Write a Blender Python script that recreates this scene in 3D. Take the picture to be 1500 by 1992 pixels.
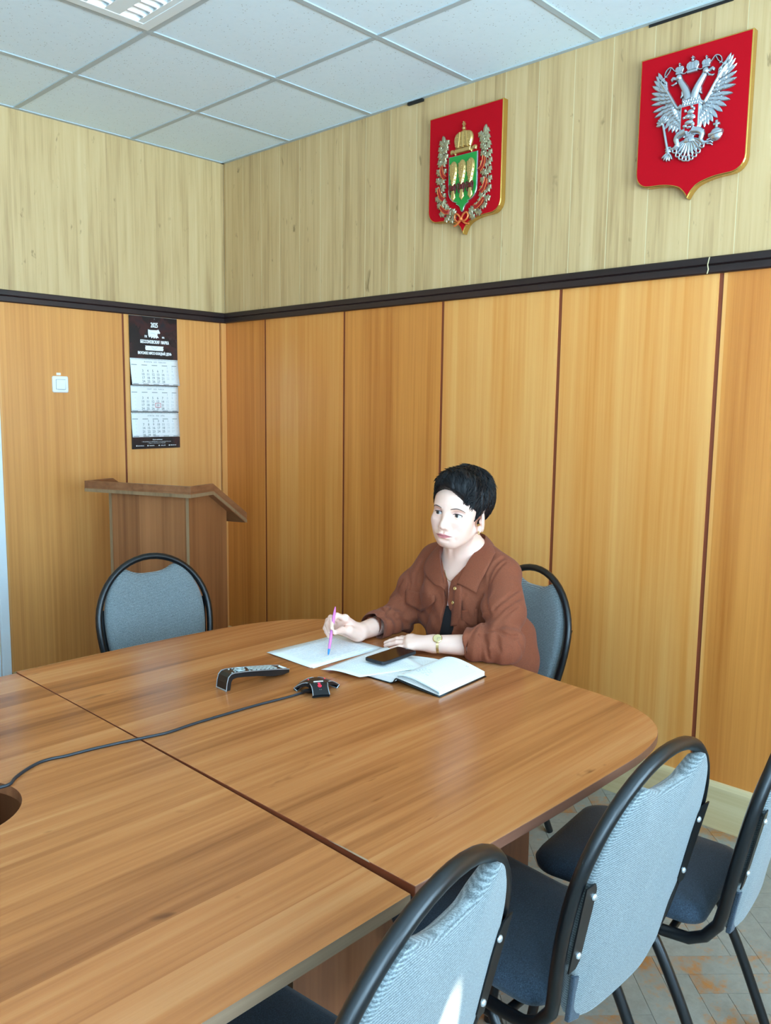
import bpy, bmesh, math, random
import numpy as np
from mathutils import Vector, Matrix

for o in list(bpy.data.objects):
    bpy.data.objects.remove(o)
SC = bpy.context.scene
COL = SC.collection
RND = random.Random(7)
PI = math.pi

# ------------------------------------------------------------------ camera
cam_data = bpy.data.cameras.new('camera')
cam = bpy.data.objects.new('camera', cam_data)
COL.objects.link(cam)
CAM_R = Vector((-0.69087585, 0.72286519, 0.01250919))
CAM_U = Vector((-0.08232904, -0.09585201, 0.99198504))
CAM_F = Vector((-0.71827048, -0.68430864, -0.12573464))
CAM_C = Vector((2.9263, 4.1108, 1.5170))
cam.matrix_world = Matrix(((CAM_R.x, CAM_U.x, -CAM_F.x, CAM_C.x),
                           (CAM_R.y, CAM_U.y, -CAM_F.y, CAM_C.y),
                           (CAM_R.z, CAM_U.z, -CAM_F.z, CAM_C.z),
                           (0, 0, 0, 1)))
cam_data.sensor_fit = 'HORIZONTAL'
cam_data.sensor_width = 36.0
cam_data.lens = 36.0 * 1607.4 / 1500.0
cam_data.clip_start = 0.05
SC.camera = cam

# ------------------------------------------------------------------ sky, windows' daylight, exposure
world = bpy.data.worlds.new('sky')
SC.world = world
world.use_nodes = True
bg = world.node_tree.nodes['Background']
# blue spring sky above; assumed snow below, made brighter to light the ceiling
_nt = world.node_tree
_tc = _nt.nodes.new('ShaderNodeTexCoord'); _sep = _nt.nodes.new('ShaderNodeSeparateXYZ'); _rp = _nt.nodes.new('ShaderNodeValToRGB'); _mr = _nt.nodes.new('ShaderNodeMapRange')
_nt.links.new(_tc.outputs['Generated'], _sep.inputs[0]); _nt.links.new(_sep.outputs['Z'], _mr.inputs[0])
_mr.inputs[1].default_value = -0.12; _mr.inputs[2].default_value = 0.12
_nt.links.new(_mr.outputs[0], _rp.inputs[0]); _nt.links.new(_rp.outputs[0], bg.inputs['Color'])
GROUND, SKY = (0.60, 0.85, 1.0, 1), (0.28, 0.43, 0.56, 1)
_rp.color_ramp.elements[0].color = GROUND; _rp.color_ramp.elements[1].color = SKY
bg.inputs['Strength'].default_value = 22.0
SC.view_settings.view_transform = 'Standard'
SC.view_settings.look = 'None'
SC.view_settings.exposure = 0.57
SC.view_settings.gamma = 1.0
SC.view_settings.use_curve_mapping = False
SC.cycles.max_bounces = 8
SC.cycles.diffuse_bounces = 5
SC.cycles.glossy_bounces = 4
SC.cycles.sample_clamp_indirect = 6.0
SC.cycles.caustics_reflective = False
SC.cycles.caustics_refractive = False
SC.cycles.use_denoising = True

RX, RY, RH = 5.6, 5.7, 2.8888          # room: wall_right at x=0, wall_left at y=0
WIN_Y = [(0.55, 1.95), (2.45, 3.85), (4.2, 5.3)]       # windows in the wall at y = RY (x ranges)
WZ0, WZ1 = 0.85, 2.45
for k, (a, b) in enumerate(WIN_Y):      # sampling portals in the window openings (give no light of their own)
    ld = bpy.data.lights.new('window_portal', 'AREA')
    ld.shape = 'RECTANGLE'
    ld.size = b - a
    ld.size_y = WZ1 - WZ0
    ld.cycles.is_portal = True
    lo = bpy.data.objects.new('window_portal', ld)
    lo.location = ((a + b) / 2, RY + 0.16, (WZ0 + WZ1) / 2)
    lo.rotation_euler = (PI / 2, 0, PI)
    lo.rotation_euler = (-PI / 2, 0, 0)
    COL.objects.link(lo)

# added spot lamp outside the window, standing in for sun on one chair back
spot_d = bpy.data.lights.new('streak_spot', 'SPOT')
spot_d.energy = 2600.0; spot_d.color = (1.0, 0.97, 0.90); spot_d.spot_size = 0.115; spot_d.spot_blend = 0.75; spot_d.shadow_soft_size = 0.004
spot_o = bpy.data.objects.new('streak_spot', spot_d)
_from, _to = Vector((2.72, 5.88, 1.90)), Vector((2.105, 3.435, 0.560))
spot_o.location = _from
_z = (_from - _to).normalized(); _up = Vector((-0.10, 0.0, 1.0)); _x = _up.cross(_z).normalized(); _y = _z.cross(_x)
spot_o.matrix_world = Matrix(((_x.x * .30, _y.x, _z.x, _from.x), (_x.y * .30, _y.y, _z.y, _from.y), (_x.z * .30, _y.z, _z.z, _from.z), (0, 0, 0, 1)))
COL.objects.link(spot_o)

# ------------------------------------------------------------------ helpers
def tag(o, label=None, cat=None, group=None, kind=None):
    if label: o['label'] = label
    if cat: o['category'] = cat
    if group: o['group'] = group
    if kind: o['kind'] = kind
    return o

def adopt(o, parent):
    """parent a mesh given in world coordinates (or in the parent's own, if the parent stands at the origin)"""
    if parent is not None:
        o.parent = parent
        if not parent.get('local_parts'):
            o.matrix_parent_inverse = parent_world(parent).inverted()
    return o

def parent_world(o):
    m = o.matrix_basis.copy()
    if o.parent is not None:
        m = parent_world(o.parent) @ o.matrix_parent_inverse @ m
    return m

def thing(name, label, cat, loc=(0, 0, 0), rotz=0.0, group=None):
    o = bpy.data.objects.new(name, None)
    o.empty_display_size = 0.05
    COL.objects.link(o)
    o.location = loc
    o.rotation_euler = (0, 0, rotz)
    return tag(o, label, cat, group)

class MB:
    def __init__(s):
        s.v = []; s.f = []; s.m = []
    def add(s, vs, fs, m=0):
        b = len(s.v)
        s.v.extend([tuple(map(float, v)) for v in vs])
        for f in fs:
            s.f.append(tuple(b + i for i in f)); s.m.append(m)
        return s
    def box(s, x0, x1, y0, y1, z0, z1, m=0):
        vs = [(x, y, z) for z in (z0, z1) for y in (y0, y1) for x in (x0, x1)]
        return s.add(vs, [(0, 2, 3, 1), (4, 5, 7, 6), (0, 1, 5, 4), (2, 6, 7, 3), (0, 4, 6, 2), (1, 3, 7, 5)], m)
    def obox(s, c, size, R=None, m=0):
        hx, hy, hz = [q / 2 for q in size]
        vs = [Vector((x, y, z)) for z in (-hz, hz) for y in (-hy, hy) for x in (-hx, hx)]
        if R is not None: vs = [R @ v for v in vs]
        vs = [v + Vector(c) for v in vs]
        return s.add(vs, [(0, 2, 3, 1), (4, 5, 7, 6), (0, 1, 5, 4), (2, 6, 7, 3), (0, 4, 6, 2), (1, 3, 7, 5)], m)
    def prism(s, poly, h0, h1, T=lambda u, v, h: (u, v, h), m=0, chamfer=0.0, ms=None):
        """closed outline poly (u, v) swept from h0 to h1; chamfer insets the far rim"""
        n = len(poly)
        area = sum(poly[i][0] * poly[(i + 1) % n][1] - poly[(i + 1) % n][0] * poly[i][1] for i in range(n))
        if area < 0: poly = poly[::-1]
        rings = [(poly, h0), (poly, h1 - chamfer if chamfer else h1)]
        if chamfer: rings.append((inset(poly, chamfer), h1))
        vs = []
        for pl, h in rings: vs += [T(u, v, h) for u, v in pl]
        fs = [tuple(range(n - 1, -1, -1)), tuple(range((len(rings) - 1) * n, len(rings) * n))]
        mm = [m, m]
        for k in range(len(rings) - 1):
            for i in range(n):
                j = (i + 1) % n
                fs.append((k * n + i, k * n + j, (k + 1) * n + j, (k + 1) * n + i)); mm.append(m if ms is None else ms)
        b = len(s.v)
        s.v.extend([tuple(map(float, v)) for v in vs])
        for f, q in zip(fs, mm):
            s.f.append(tuple(b + i for i in f)); s.m.append(q)
        return s
    def tube(s, path, r, n=10, closed=False, m=0, squash=None):
        P = [Vector(p) for p in path]
        k = len(P)
        rs = list(r) if hasattr(r, '__len__') else [r] * k
        if closed:
            tang = [(P[(i + 1) % k] - P[i - 1]).normalized() for i in range(k)]
        else:
            tang = [(P[min(i + 1, k - 1)] - P[max(i - 1, 0)]).normalized() for i in range(k)]
        up = Vector((0, 0, 1)) if abs(tang[0].z) < 0.9 else Vector((1, 0, 0))
        nrm = (up - tang[0] * up.dot(tang[0])).normalized()
        vs = []
        for i in range(k):
            nrm = (nrm - tang[i] * nrm.dot(tang[i]))
            if nrm.length < 1e-6: nrm = tang[i].orthogonal()
            nrm.normalize()
            bn = tang[i].cross(nrm)
            for a in range(n):
                t = 2 * PI * a / n
                q = squash or 1.0
                vs.append(P[i] + (nrm * math.cos(t) * q + bn * math.sin(t)) * rs[i])
        fs = []
        for i in range(k if closed else k - 1):
            j = (i + 1) % k
            for a in range(n):
                b = (a + 1) % n
                fs.append((i * n + a, i * n + b, j * n + b, j * n + a))
        if not closed:
            fs.append(tuple(range(n - 1, -1, -1))); fs.append(tuple(range((k - 1) * n, k * n)))
        return s.add(vs, fs, m)
    def lathe(s, prof, c=(0, 0, 0), R=None, n=20, m=0):
        vs = []
        for (r, h) in prof:
            for a in range(n):
                t = 2 * PI * a / n
                v = Vector((r * math.cos(t), r * math.sin(t), h))
                if R is not None: v = R @ v
                vs.append(v + Vector(c))
        fs = []
        for i in range(len(prof) - 1):
            for a in range(n):
                b = (a + 1) % n
                fs.append((i * n + a, i * n + b, (i + 1) * n + b, (i + 1) * n + a))
        fs.append(tuple(range(n - 1, -1, -1))); fs.append(tuple(range((len(prof) - 1) * n, len(prof) * n)))
        return s.add(vs, fs, m)
    def grid(s, rows, m=0, wrap=False):
        nr, nc = len(rows), len(rows[0])
        vs = [p for r in rows for p in r]
        fs = []
        for i in range(nr - 1):
            for j in range(nc if wrap else nc - 1):
                k = (j + 1) % nc
                fs.append((i * nc + j, i * nc + k, (i + 1) * nc + k, (i + 1) * nc + j))
        return s.add(vs, fs, m)
    def ball(s, c, r, n=10, m=0, sc=(1, 1, 1), R=None):
        vs = []; fs = []
        rows = n // 2 + 1
        for i in range(rows + 1):
            ph = PI * i / rows
            for j in range(n):
                t = 2 * PI * j / n
                v = Vector((math.sin(ph) * math.cos(t) * sc[0], math.sin(ph) * math.sin(t) * sc[1], math.cos(ph) * sc[2])) * r
                if R is not None: v = R @ v
                vs.append(v + Vector(c))
        for i in range(rows):
            for j in range(n):
                k = (j + 1) % n
                fs.append((i * n + j, (i + 1) * n + j, (i + 1) * n + k, i * n + k))
        return s.add(vs, fs, m)
    def build(s, name, mat, parent=None, smooth=None, bevel=0.0, seg=2, weld=False, solid=0.0):
        me = bpy.data.meshes.new(name)
        me.from_pydata(s.v, [], s.f)
        mats = mat if isinstance(mat, (list, tuple)) else [mat]
        for q in mats: me.materials.append(q)
        if len(mats) > 1: me.polygons.foreach_set('material_index', s.m)
        if weld:
            bm = bmesh.new(); bm.from_mesh(me)
            bmesh.ops.remove_doubles(bm, verts=bm.verts, dist=1e-5)
            bm.to_mesh(me); bm.free()
        me.update()
        if smooth is not None:
            me.polygons.foreach_set('use_smooth', [True] * len(me.polygons))
            if smooth < 180: me.set_sharp_from_angle(angle=math.radians(smooth))
        o = bpy.data.objects.new(name, me)
        COL.objects.link(o)
        if solid:
            md = o.modifiers.new('thickness', 'SOLIDIFY'); md.thickness = solid; md.offset = 0
        if bevel:
            md = o.modifiers.new('bevel', 'BEVEL'); md.width = bevel; md.segments = seg; md.limit_method = 'ANGLE'; md.angle_limit = math.radians(35)
        adopt(o, parent)
        return o

def inset(poly, d):
    n = len(poly); out = []
    for i in range(n):
        p0, p1, p2 = Vector(poly[i - 1]), Vector(poly[i]), Vector(poly[(i + 1) % n])
        a = (p1 - p0); b = (p2 - p1)
        if a.length < 1e-9 or b.length < 1e-9: out.append(tuple(p1)); continue
        a.normalize(); b.normalize()
        na, nb = Vector((-a.y, a.x)), Vector((-b.y, b.x))
        t = na + nb
        if t.length < 1e-3: t = na
        t.normalize()
        k = d / max(0.4, t.dot(na))
        out.append((p1.x + t.x * k, p1.y + t.y * k))
    return out

def spline(pts, n=8, closed=False):
    """Catmull-Rom through pts (any dimension)"""
    P = [np.array(p, float) for p in pts]; k = len(P); out = []
    rng = range(k) if closed else range(k - 1)
    for i in rng:
        if closed: p0, p1, p2, p3 = P[i - 1], P[i], P[(i + 1) % k], P[(i + 2) % k]
        else: p0, p1, p2, p3 = P[max(i - 1, 0)], P[i], P[i + 1], P[min(i + 2, k - 1)]
        for t in np.linspace(0, 1, n, endpoint=False):
            out.append(tuple(0.5 * ((2 * p1) + (-p0 + p2) * t + (2 * p0 - 5 * p1 + 4 * p2 - p3) * t * t + (-p0 + 3 * p1 - 3 * p2 + p3) * t ** 3)))
    if not closed: out.append(tuple(P[-1]))
    return out

def ray_plane(px, py, axis, val):
    """world point of photo pixel on the plane axis = val: used once, to read positions off the photograph"""
    d = CAM_F + CAM_R * ((px - 750) / 1607.4) - CAM_U * ((py - 996) / 1607.4)
    return CAM_C + d * ((val - CAM_C[axis]) / d[axis])

def onz(px, py, z): return ray_plane(px, py, 2, z)
def onx(px, py, x): return ray_plane(px, py, 0, x)
def ony(px, py, y): return ray_plane(px, py, 1, y)

# ------------------------------------------------------------------ materials
class MT:
    def __init__(s, name):
        s.mat = bpy.data.materials.new(name); s.mat.use_nodes = True
        s.nt = s.mat.node_tree; s.b = s.nt.nodes['Principled BSDF']
    def n(s, kind, ins=None, **props):
        nd = s.nt.nodes.new(kind)
        for k, v in props.items(): setattr(nd, k, v)
        for k, v in (ins or {}).items():
            if isinstance(v, bpy.types.NodeSocket): s.nt.links.new(v, nd.inputs[k])
            else: nd.inputs[k].default_value = v
        return nd
    def set(s, **kw):
        for k, v in kw.items():
            k = k.replace('_', ' ')
            if isinstance(v, bpy.types.NodeSocket): s.nt.links.new(v, s.b.inputs[k])
            elif k in ('Base Color', 'Emission Color', 'Sheen Tint') and len(v) == 3: s.b.inputs[k].default_value = (*v, 1)
            else: s.b.inputs[k].default_value = v
        return s
    def math(s, op, a, b=0.0, c=0.0):
        return s.n('ShaderNodeMath', {0: a, 1: b, 2: c}, operation=op).outputs[0]
    def mix(s, f, a, b, mode='MIX'):
        nd = s.n('ShaderNodeMix', data_type='RGBA', blend_type=mode)
        for i, v in ((0, f), (6, a), (7, b)):
            if isinstance(v, bpy.types.NodeSocket): s.nt.links.new(v, nd.inputs[i])
            else: nd.inputs[i].default_value = (*v, 1) if (i > 0 and len(v) == 3) else v
        return nd.outputs[2]
    def coord(s, scale=(1, 1, 1), loc=(0, 0, 0), src='Object'):
        tc = s.n('ShaderNodeTexCoord')
        return s.n('ShaderNodeMapping', {'Vector': tc.outputs[src], 'Scale': scale, 'Location': loc}).outputs[0]
    def noise(s, vec, scale=1.0, detail=3.0, rough=0.5, dist=0.0):
        return s.n('ShaderNodeTexNoise', {'Vector': vec, 'Scale': scale, 'Detail': detail, 'Roughness': rough, 'Distortion': dist}).outputs[0]
    def ramp(s, fac, stops):
        nd = s.n('ShaderNodeValToRGB', {0: fac}); cr = nd.color_ramp
        while len(cr.elements) < len(stops): cr.elements.new(0.5)
        for e, (p, c) in zip(cr.elements, stops):
            e.position = p; e.color = (*c, 1) if len(c) == 3 else c
        return nd.outputs[0]
    def bump(s, h, strength=0.2, dist=0.002):
        b = s.n('ShaderNodeBump', {'Height': h, 'Strength': strength, 'Distance': dist})
        s.nt.links.new(b.outputs[0], s.b.inputs['Normal'])
        return s

def srgb(r, g, b):
    f = lambda c: (c / 255 / 12.92) if c / 255 <= 0.04045 else ((c / 255 + 0.055) / 1.055) ** 2.4
    return (f(r), f(g), f(b))

def plain(name, col, rough=0.5, metal=0.0, **kw):
    m = MT(name); m.set(Base_Color=col, Roughness=rough, Metallic=metal, **kw)
    return m.mat

def wood(name, dark, mid, light, axis='Z', rough=0.35, coat=0.0, strip=None, fine=60.0, bump=0.05, contrast=1.0, knots=None, long=1.2, spec=0.5):
    """veneer: grain along axis; strip = (axis, width, offset, strength) gives boards of their own tone"""
    m = MT(name)
    tc = m.n('ShaderNodeTexCoord').outputs['Object']
    vec = tc
    stripe_fac = None
    if strip:
        ax, w, off, stg = strip
        sep = m.n('ShaderNodeSeparateXYZ', {0: tc})
        comp = sep.outputs[ax]
        idx = m.math('FLOOR', m.math('DIVIDE', m.math('SUBTRACT', comp, off), w))
        wn = m.n('ShaderNodeTexWhiteNoise', {'W': idx}, noise_dimensions='1D')
        offs = m.n('ShaderNodeVectorMath', {0: wn.outputs['Color'], 1: (7.3, 9.1, 5.7)}, operation='MULTIPLY').outputs[0]
        vec = m.n('ShaderNodeVectorMath', {0: tc, 1: offs}, operation='ADD').outputs[0]
        stripe_fac = wn.outputs['Value']
    sc = {'X': (long, fine, fine), 'Y': (fine, long, fine), 'Z': (fine, fine, long)}[axis]
    sc2 = {'X': (long * .35, 7, 7), 'Y': (7, long * .35, 7), 'Z': (7, 7, long * .35)}[axis]
    v1 = m.n('ShaderNodeMapping', {'Vector': vec, 'Scale': sc}).outputs[0]
    v2 = m.n('ShaderNodeMapping', {'Vector': vec, 'Scale': sc2}).outputs[0]
    g1 = m.noise(v1, 1.0, 5.0, 0.6, 0.25)
    g2 = m.noise(v2, 1.0, 4.0, 0.55, 0.6)
    f = m.math('ADD', m.math('MULTIPLY', g1, 0.45), m.math('MULTIPLY', g2, 0.55))
    f = m.math('MULTIPLY_ADD', m.math('SUBTRACT', f, 0.5), contrast * 2.2, 0.5)
    if stripe_fac is not None:
        f = m.math('MULTIPLY_ADD', m.math('SUBTRACT', stripe_fac, 0.5), strip[3], f)
    col = m.ramp(f, [(0.0, dark), (0.5, mid), (1.0, light)])
    if knots:
        kc, ks, kt = knots
        kv = {'X': (ks * .35, ks, ks), 'Y': (ks, ks * .35, ks), 'Z': (ks, ks, ks * .35)}[axis]
        kn = m.noise(m.n('ShaderNodeMapping', {'Vector': vec, 'Scale': kv, 'Location': (1.7, 4.1, 2.3)}).outputs[0], 1.0, 3.0, 0.6, 0.5)
        kk = m.n('ShaderNodeMapRange', {0: kn, 1: kt, 2: kt + 0.09, 3: 0.0, 4: 0.8}).outputs[0]
        col = m.mix(kk, col, kc)
    m.set(Base_Color=col, Roughness=rough, Coat_Weight=coat, Coat_Roughness=0.12, Specular_IOR_Level=spec)
    if bump: m.bump(g1, bump, 0.001)
    return m.mat
M = {}
M['veneer'] = wood('honey_veneer', srgb(172, 92, 30), srgb(216, 140, 66), srgb(236, 178, 106), 'Z', rough=0.30, strip=(1, 0.64, 0.378, 0.42), fine=55, long=0.8, contrast=0.64)
M['veneer_left'] = wood('honey_veneer_wide', srgb(174, 100, 40), srgb(220, 154, 86), srgb(238, 192, 130), 'Z', rough=0.30, strip=(0, 0.65, 0.0, 0.25), fine=60, long=0.6, contrast=0.62)
M['groove'] = plain('groove_stain', srgb(124, 58, 30), 0.5)
M['oak'] = wood('pale_oak_panel', srgb(150, 118, 74), srgb(198, 166, 118), srgb(214, 186, 140), 'Z', rough=0.5, strip=(1, 0.0542, 0.0235, 0.16), fine=60, long=2.2, contrast=0.85, knots=(srgb(128, 104, 66), 26.0, 0.665))
M['oak_left'] = wood('pale_oak_panel_wide', srgb(152, 120, 76), srgb(200, 170, 122), srgb(216, 190, 144), 'Z', rough=0.5, strip=(0, 0.0542, 0.02, 0.16), fine=60, long=2.2, contrast=0.85, knots=(srgb(132, 108, 70), 26.0, 0.665))
M['oak_light'] = plain('oak_joint', srgb(214, 198, 156), 0.5)
M['rail'] = wood('dark_rail', srgb(20, 10, 10), srgb(38, 22, 22), srgb(50, 30, 28), 'Y', rough=0.42, fine=40, long=1.0)
M['skirting'] = wood('oak_skirting', srgb(150, 126, 84), srgb(196, 172, 126), srgb(214, 194, 150), 'Y', rough=0.45, fine=50, long=1.2)
M['table'] = wood('table_laminate', srgb(124, 68, 34), srgb(178, 110, 61), srgb(202, 141, 90), 'X', rough=0.21, strip=(1, 0.105, 0.03, 0.42), fine=46, long=1.4, contrast=0.95, knots=(srgb(96, 52, 26), 15.0, 0.70), spec=0.5)
M['table_edge'] = wood('table_edge_band', srgb(104, 62, 46), srgb(136, 88, 68), srgb(156, 106, 84), 'X', rough=0.4, fine=40)
M['table_raw'] = wood('table_edge_grey', srgb(108, 84, 64), srgb(142, 113, 88), srgb(164, 134, 106), 'X', rough=0.6, fine=60)
M['joint_red'] = plain('red_brown_edge', srgb(120, 56, 32), 0.35)
M['leg_panel'] = wood('table_panel', srgb(98, 56, 36), srgb(140, 86, 54), srgb(164, 106, 68), 'Z', rough=0.35, fine=45)
M['lectern'] = wood('lectern_board', srgb(104, 60, 34), srgb(148, 94, 56), srgb(170, 112, 70), 'Z', rough=0.38, strip=(1, 0.12, 0, 0.25), fine=45, long=0.9)
M['lectern_top'] = wood('lectern_top_board', srgb(104, 62, 38), srgb(140, 90, 58), srgb(160, 108, 72), 'X', rough=0.38, fine=40)
M['lectern_edge'] = wood('lectern_edge_grey', srgb(112, 88, 62), srgb(144, 114, 82), srgb(158, 130, 96), 'Z', rough=0.55, fine=60)
M['white_paint'] = plain('white_paint', srgb(226, 234, 238), 0.4)
M['plaster'] = plain('cool_white_plaster', srgb(226, 234, 238), 0.8)
M['door'] = wood('door_leaf_veneer', srgb(120, 70, 30), srgb(168, 108, 52), srgb(186, 126, 66), 'Z', rough=0.35, fine=50)
M['plastic'] = plain('white_plastic', srgb(236, 238, 238), 0.3)
M['black_plastic'] = plain('black_plastic', srgb(16, 18, 21), 0.32)
M['black_gloss'] = plain('black_gloss', srgb(10, 10, 12), 0.08)
M['silver'] = plain('silver_trim', srgb(170, 174, 178), 0.3, 0.6)
M['key'] = plain('silver_key', srgb(168, 178, 176), 0.35, 0.2)
M['tube'] = plain('black_tube', srgb(10, 12, 15), 0.33, 0.0, Specular_IOR_Level=0.5)
M['bolt'] = plain('zinc_bolt', srgb(200, 204, 206), 0.35, 0.7)
M['gold'] = plain('gold_edge', srgb(206, 164, 84), 0.24, 0.85)
M['gold_relief'] = plain('gold_relief', srgb(206, 174, 110), 0.34, 0.75)
M['silver_relief'] = plain('silver_relief', srgb(196, 204, 212), 0.26, 0.9)
M['pewter'] = plain('antique_silver_gilt', srgb(176, 170, 140), 0.36, 0.75)
M['green'] = plain('green_enamel', srgb(24, 140, 56), 0.35)
M['ribbon'] = plain('red_ribbon_enamel', srgb(150, 22, 20), 0.35)
M['ribbon_gold'] = plain('orange_gold_line', srgb(222, 120, 62), 0.35, 0.3)
M['claret'] = plain('claret_cord', srgb(92, 22, 24), 0.4)
def felt(name, col):
    m = MT(name)
    g = m.noise(m.coord(), 900.0, 2.0)
    m.set(Base_Color=m.mix(g, [c * 0.8 for c in col], [min(1, c * 1.15) for c in col]), Roughness=0.85, Specular_IOR_Level=0.1)
    m.bump(g, 0.3, 0.0008)
    return m.mat
M['felt_red'] = felt('red_felt', srgb(180, 10, 26))
M['paper'] = plain('white_paper', srgb(238, 240, 240), 0.7)
M['page'] = plain('notebook_page', srgb(240, 241, 238), 0.7)
M['ink'] = plain('grey_ink', srgb(164, 170, 180), 0.7)
M['ink_dark'] = plain('dark_ink', srgb(96, 102, 116), 0.7)
M['print_grey'] = plain('grey_print', srgb(132, 140, 140), 0.7)
M['print_pale'] = plain('pale_print', srgb(194, 200, 202), 0.7)
M['print_white'] = plain('white_print', srgb(240, 240, 240), 0.5)
M['print_red'] = plain('red_print', srgb(196, 40, 48), 0.4)
def fabric(name):
    m = MT(name)
    tc = m.n('ShaderNodeTexCoord').outputs['Object']
    v = m.n('ShaderNodeMapping', {'Vector': tc, 'Scale': (330, 330, 900)}).outputs[0]
    g = m.noise(v, 1.0, 3.0, 0.7)
    wv = m.n('ShaderNodeTexWave', {'Vector': tc, 'Scale': 62.0, 'Distortion': 1.2, 'Detail': 1.0, 'Detail Scale': 3.0}, bands_direction='Z')
    g2 = m.math('MULTIPLY_ADD', wv.outputs['Fac'], 0.24, m.math('MULTIPLY', g, 0.95))
    col = m.ramp(g2, [(0.28, srgb(44, 52, 58)), (0.55, srgb(98, 106, 108)), (0.85, srgb(152, 160, 160))])
    m.set(Base_Color=col, Roughness=0.9, Sheen_Weight=0.25, Sheen_Roughness=0.5)
    m.bump(g2, 0.35, 0.0012)
    return m.mat
M['fabric'] = fabric('blue_grey_tweed')
def fabric_dark(name):
    m = MT(name)
    tc = m.n('ShaderNodeTexCoord').outputs['Object']
    v = m.n('ShaderNodeMapping', {'Vector': tc, 'Scale': (420, 420, 420)}).outputs[0]
    g = m.noise(v, 1.0, 3.0, 0.7)
    col = m.ramp(g, [(0.3, srgb(26, 34, 44)), (0.6, srgb(52, 66, 80)), (0.85, srgb(88, 106, 120))])
    m.set(Base_Color=col, Roughness=0.95, Sheen_Weight=0.15)
    m.bump(g, 0.3, 0.001)
    return m.mat
M['fabric_dark'] = fabric_dark('dark_shaded_tweed')
def tiles(name):
    m = MT(name)
    v = m.coord()
    sp = m.n('ShaderNodeTexVoronoi', {'Vector': v, 'Scale': 75.0})
    nz = m.noise(v, 40.0, 3.0)
    sel = m.n('ShaderNodeTexWhiteNoise', {'Vector': sp.outputs['Position']}, noise_dimensions='3D').outputs['Value']
    pit = m.math('MULTIPLY', m.n('ShaderNodeMapRange', {0: sp.outputs['Distance'], 1: 0.24, 2: 0.10, 3: 0.0, 4: 1.0}).outputs[0], m.math('GREATER_THAN', sel, 0.55))
    base = m.mix(nz, srgb(220, 238, 250), srgb(228, 244, 255))
    m.set(Base_Color=m.mix(m.math('MULTIPLY', pit, 0.55), base, srgb(132, 138, 140)), Roughness=0.85)
    m.bump(m.math('SUBTRACT', 1.0, pit), 0.4, 0.002)
    return m.mat
M['tile'] = tiles('mineral_tile')
M['tbar'] = plain('tbar_grey', srgb(176, 188, 194), 0.5)
M['gap'] = plain('dark_gap', srgb(24, 22, 20), 0.9)
def parquet(name):
    m = MT(name)
    tc = m.n('ShaderNodeTexCoord').outputs['Object']
    at = m.n('ShaderNodeAttribute', attribute_name='tone')
    tone = at.outputs['Fac']
    n1 = m.noise(m.n('ShaderNodeMapping', {'Vector': tc, 'Scale': (2.2, 2.2, 2.2), 'Location': (3.3, 1.2, 0)}).outputs[0], 1.0, 6.0, 0.65, 0.4)
    n2 = m.noise(m.n('ShaderNodeMapping', {'Vector': tc, 'Scale': (30, 30, 30)}).outputs[0], 1.0, 6.0, 0.75)
    worn = m.math('ADD', m.math('MULTIPLY_ADD', tone, 0.10, m.math('MULTIPLY', n1, 1.1)), m.math('MULTIPLY', n2, 0.42))
    fac = m.n('ShaderNodeMapRange', {0: worn, 1: 0.83, 2: 0.94, 3: 0.0, 4: 1.0}).outputs[0]
    grey = m.mix(n2, srgb(108, 106, 98), srgb(164, 162, 150))
    orange = m.mix(n2, srgb(120, 76, 40), srgb(190, 128, 66))
    m.set(Base_Color=m.mix(fac, grey, orange), Roughness=0.42)
    m.bump(n2, 0.15, 0.002)
    return m.mat
M['parquet'] = parquet('worn_parquet')
M['glass'] = plain('window_glass', (1, 1, 1), 0.02, 0.0, Transmission_Weight=1.0, IOR=1.01)
# ------------------------------------------------------------------ the setting
def struct(o, label=None):
    o['kind'] = 'structure'
    if label: o['label'] = label
    o['category'] = 'room'
    return o

# floor: herringbone blocks on a dark bed
random.seed(3)
mb = MB()
vals = []
bw, bl = 0.075, 0.30
c45 = math.cos(PI / 4)
NB = 46
mb.box(-0.2, RX + 0.2, -0.2, RY + 0.2, -0.08, -0.004, 0)
vals += [0.0] * 6
def blk(cx, cy, lx, ly):
    g = 0.0006
    pts = []
    for (a, b) in ((-lx / 2 + g, -ly / 2 + g), (lx / 2 - g, -ly / 2 + g), (lx / 2 - g, ly / 2 - g), (-lx / 2 + g, ly / 2 - g)):
        X, Y = cx + a, cy + b
        pts.append((X * c45 - Y * c45 + 2.6, X * c45 + Y * c45 - 0.9, 0.0))
    mx = sum(p[0] for p in pts) / 4; my = sum(p[1] for p in pts) / 4
    if -0.15 < mx < RX + 0.15 and -0.15 < my < RY + 0.15:
        pts = [(min(max(p[0], -0.19), RX + 0.19), min(max(p[1], -0.19), RY + 0.19), 0) for p in pts]
        lo = [(p[0], p[1], -0.004) for p in pts]
        mb.add(pts + lo, [(0, 1, 2, 3), (4, 5, 1, 0), (5, 6, 2, 1), (6, 7, 3, 2), (7, 4, 0, 3)], 1)
        t = random.random(); vals.extend([t] * 5)
n_ = int(bl / bw)
for i in range(-60, 60):
    for j in range(-14, 14):
        # herringbone lattice: a horizontal and a vertical block per cell
        ox = i * bw + j * bl
        oy = i * bw - j * bl
        blk(ox + bl / 2, oy + bw / 2, bl, bw)
        blk(ox + 2 * bl - bw / 2, oy + bl / 2, bw, bl)
fl = mb.build('floor', [M['gap'], M['parquet']])
at = fl.data.attributes.new('tone', 'FLOAT', 'FACE')
at.data.foreach_set('value', vals)
struct(fl, 'worn grey and orange herringbone parquet floor')

ZT, ZB = 2.0503, 1.992         # dark rail top and underside
GRO = [0.3776, 1.0185, 1.6641, 2.2753, 2.9170, 3.556, 4.196, 4.836, 5.476]
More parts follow.
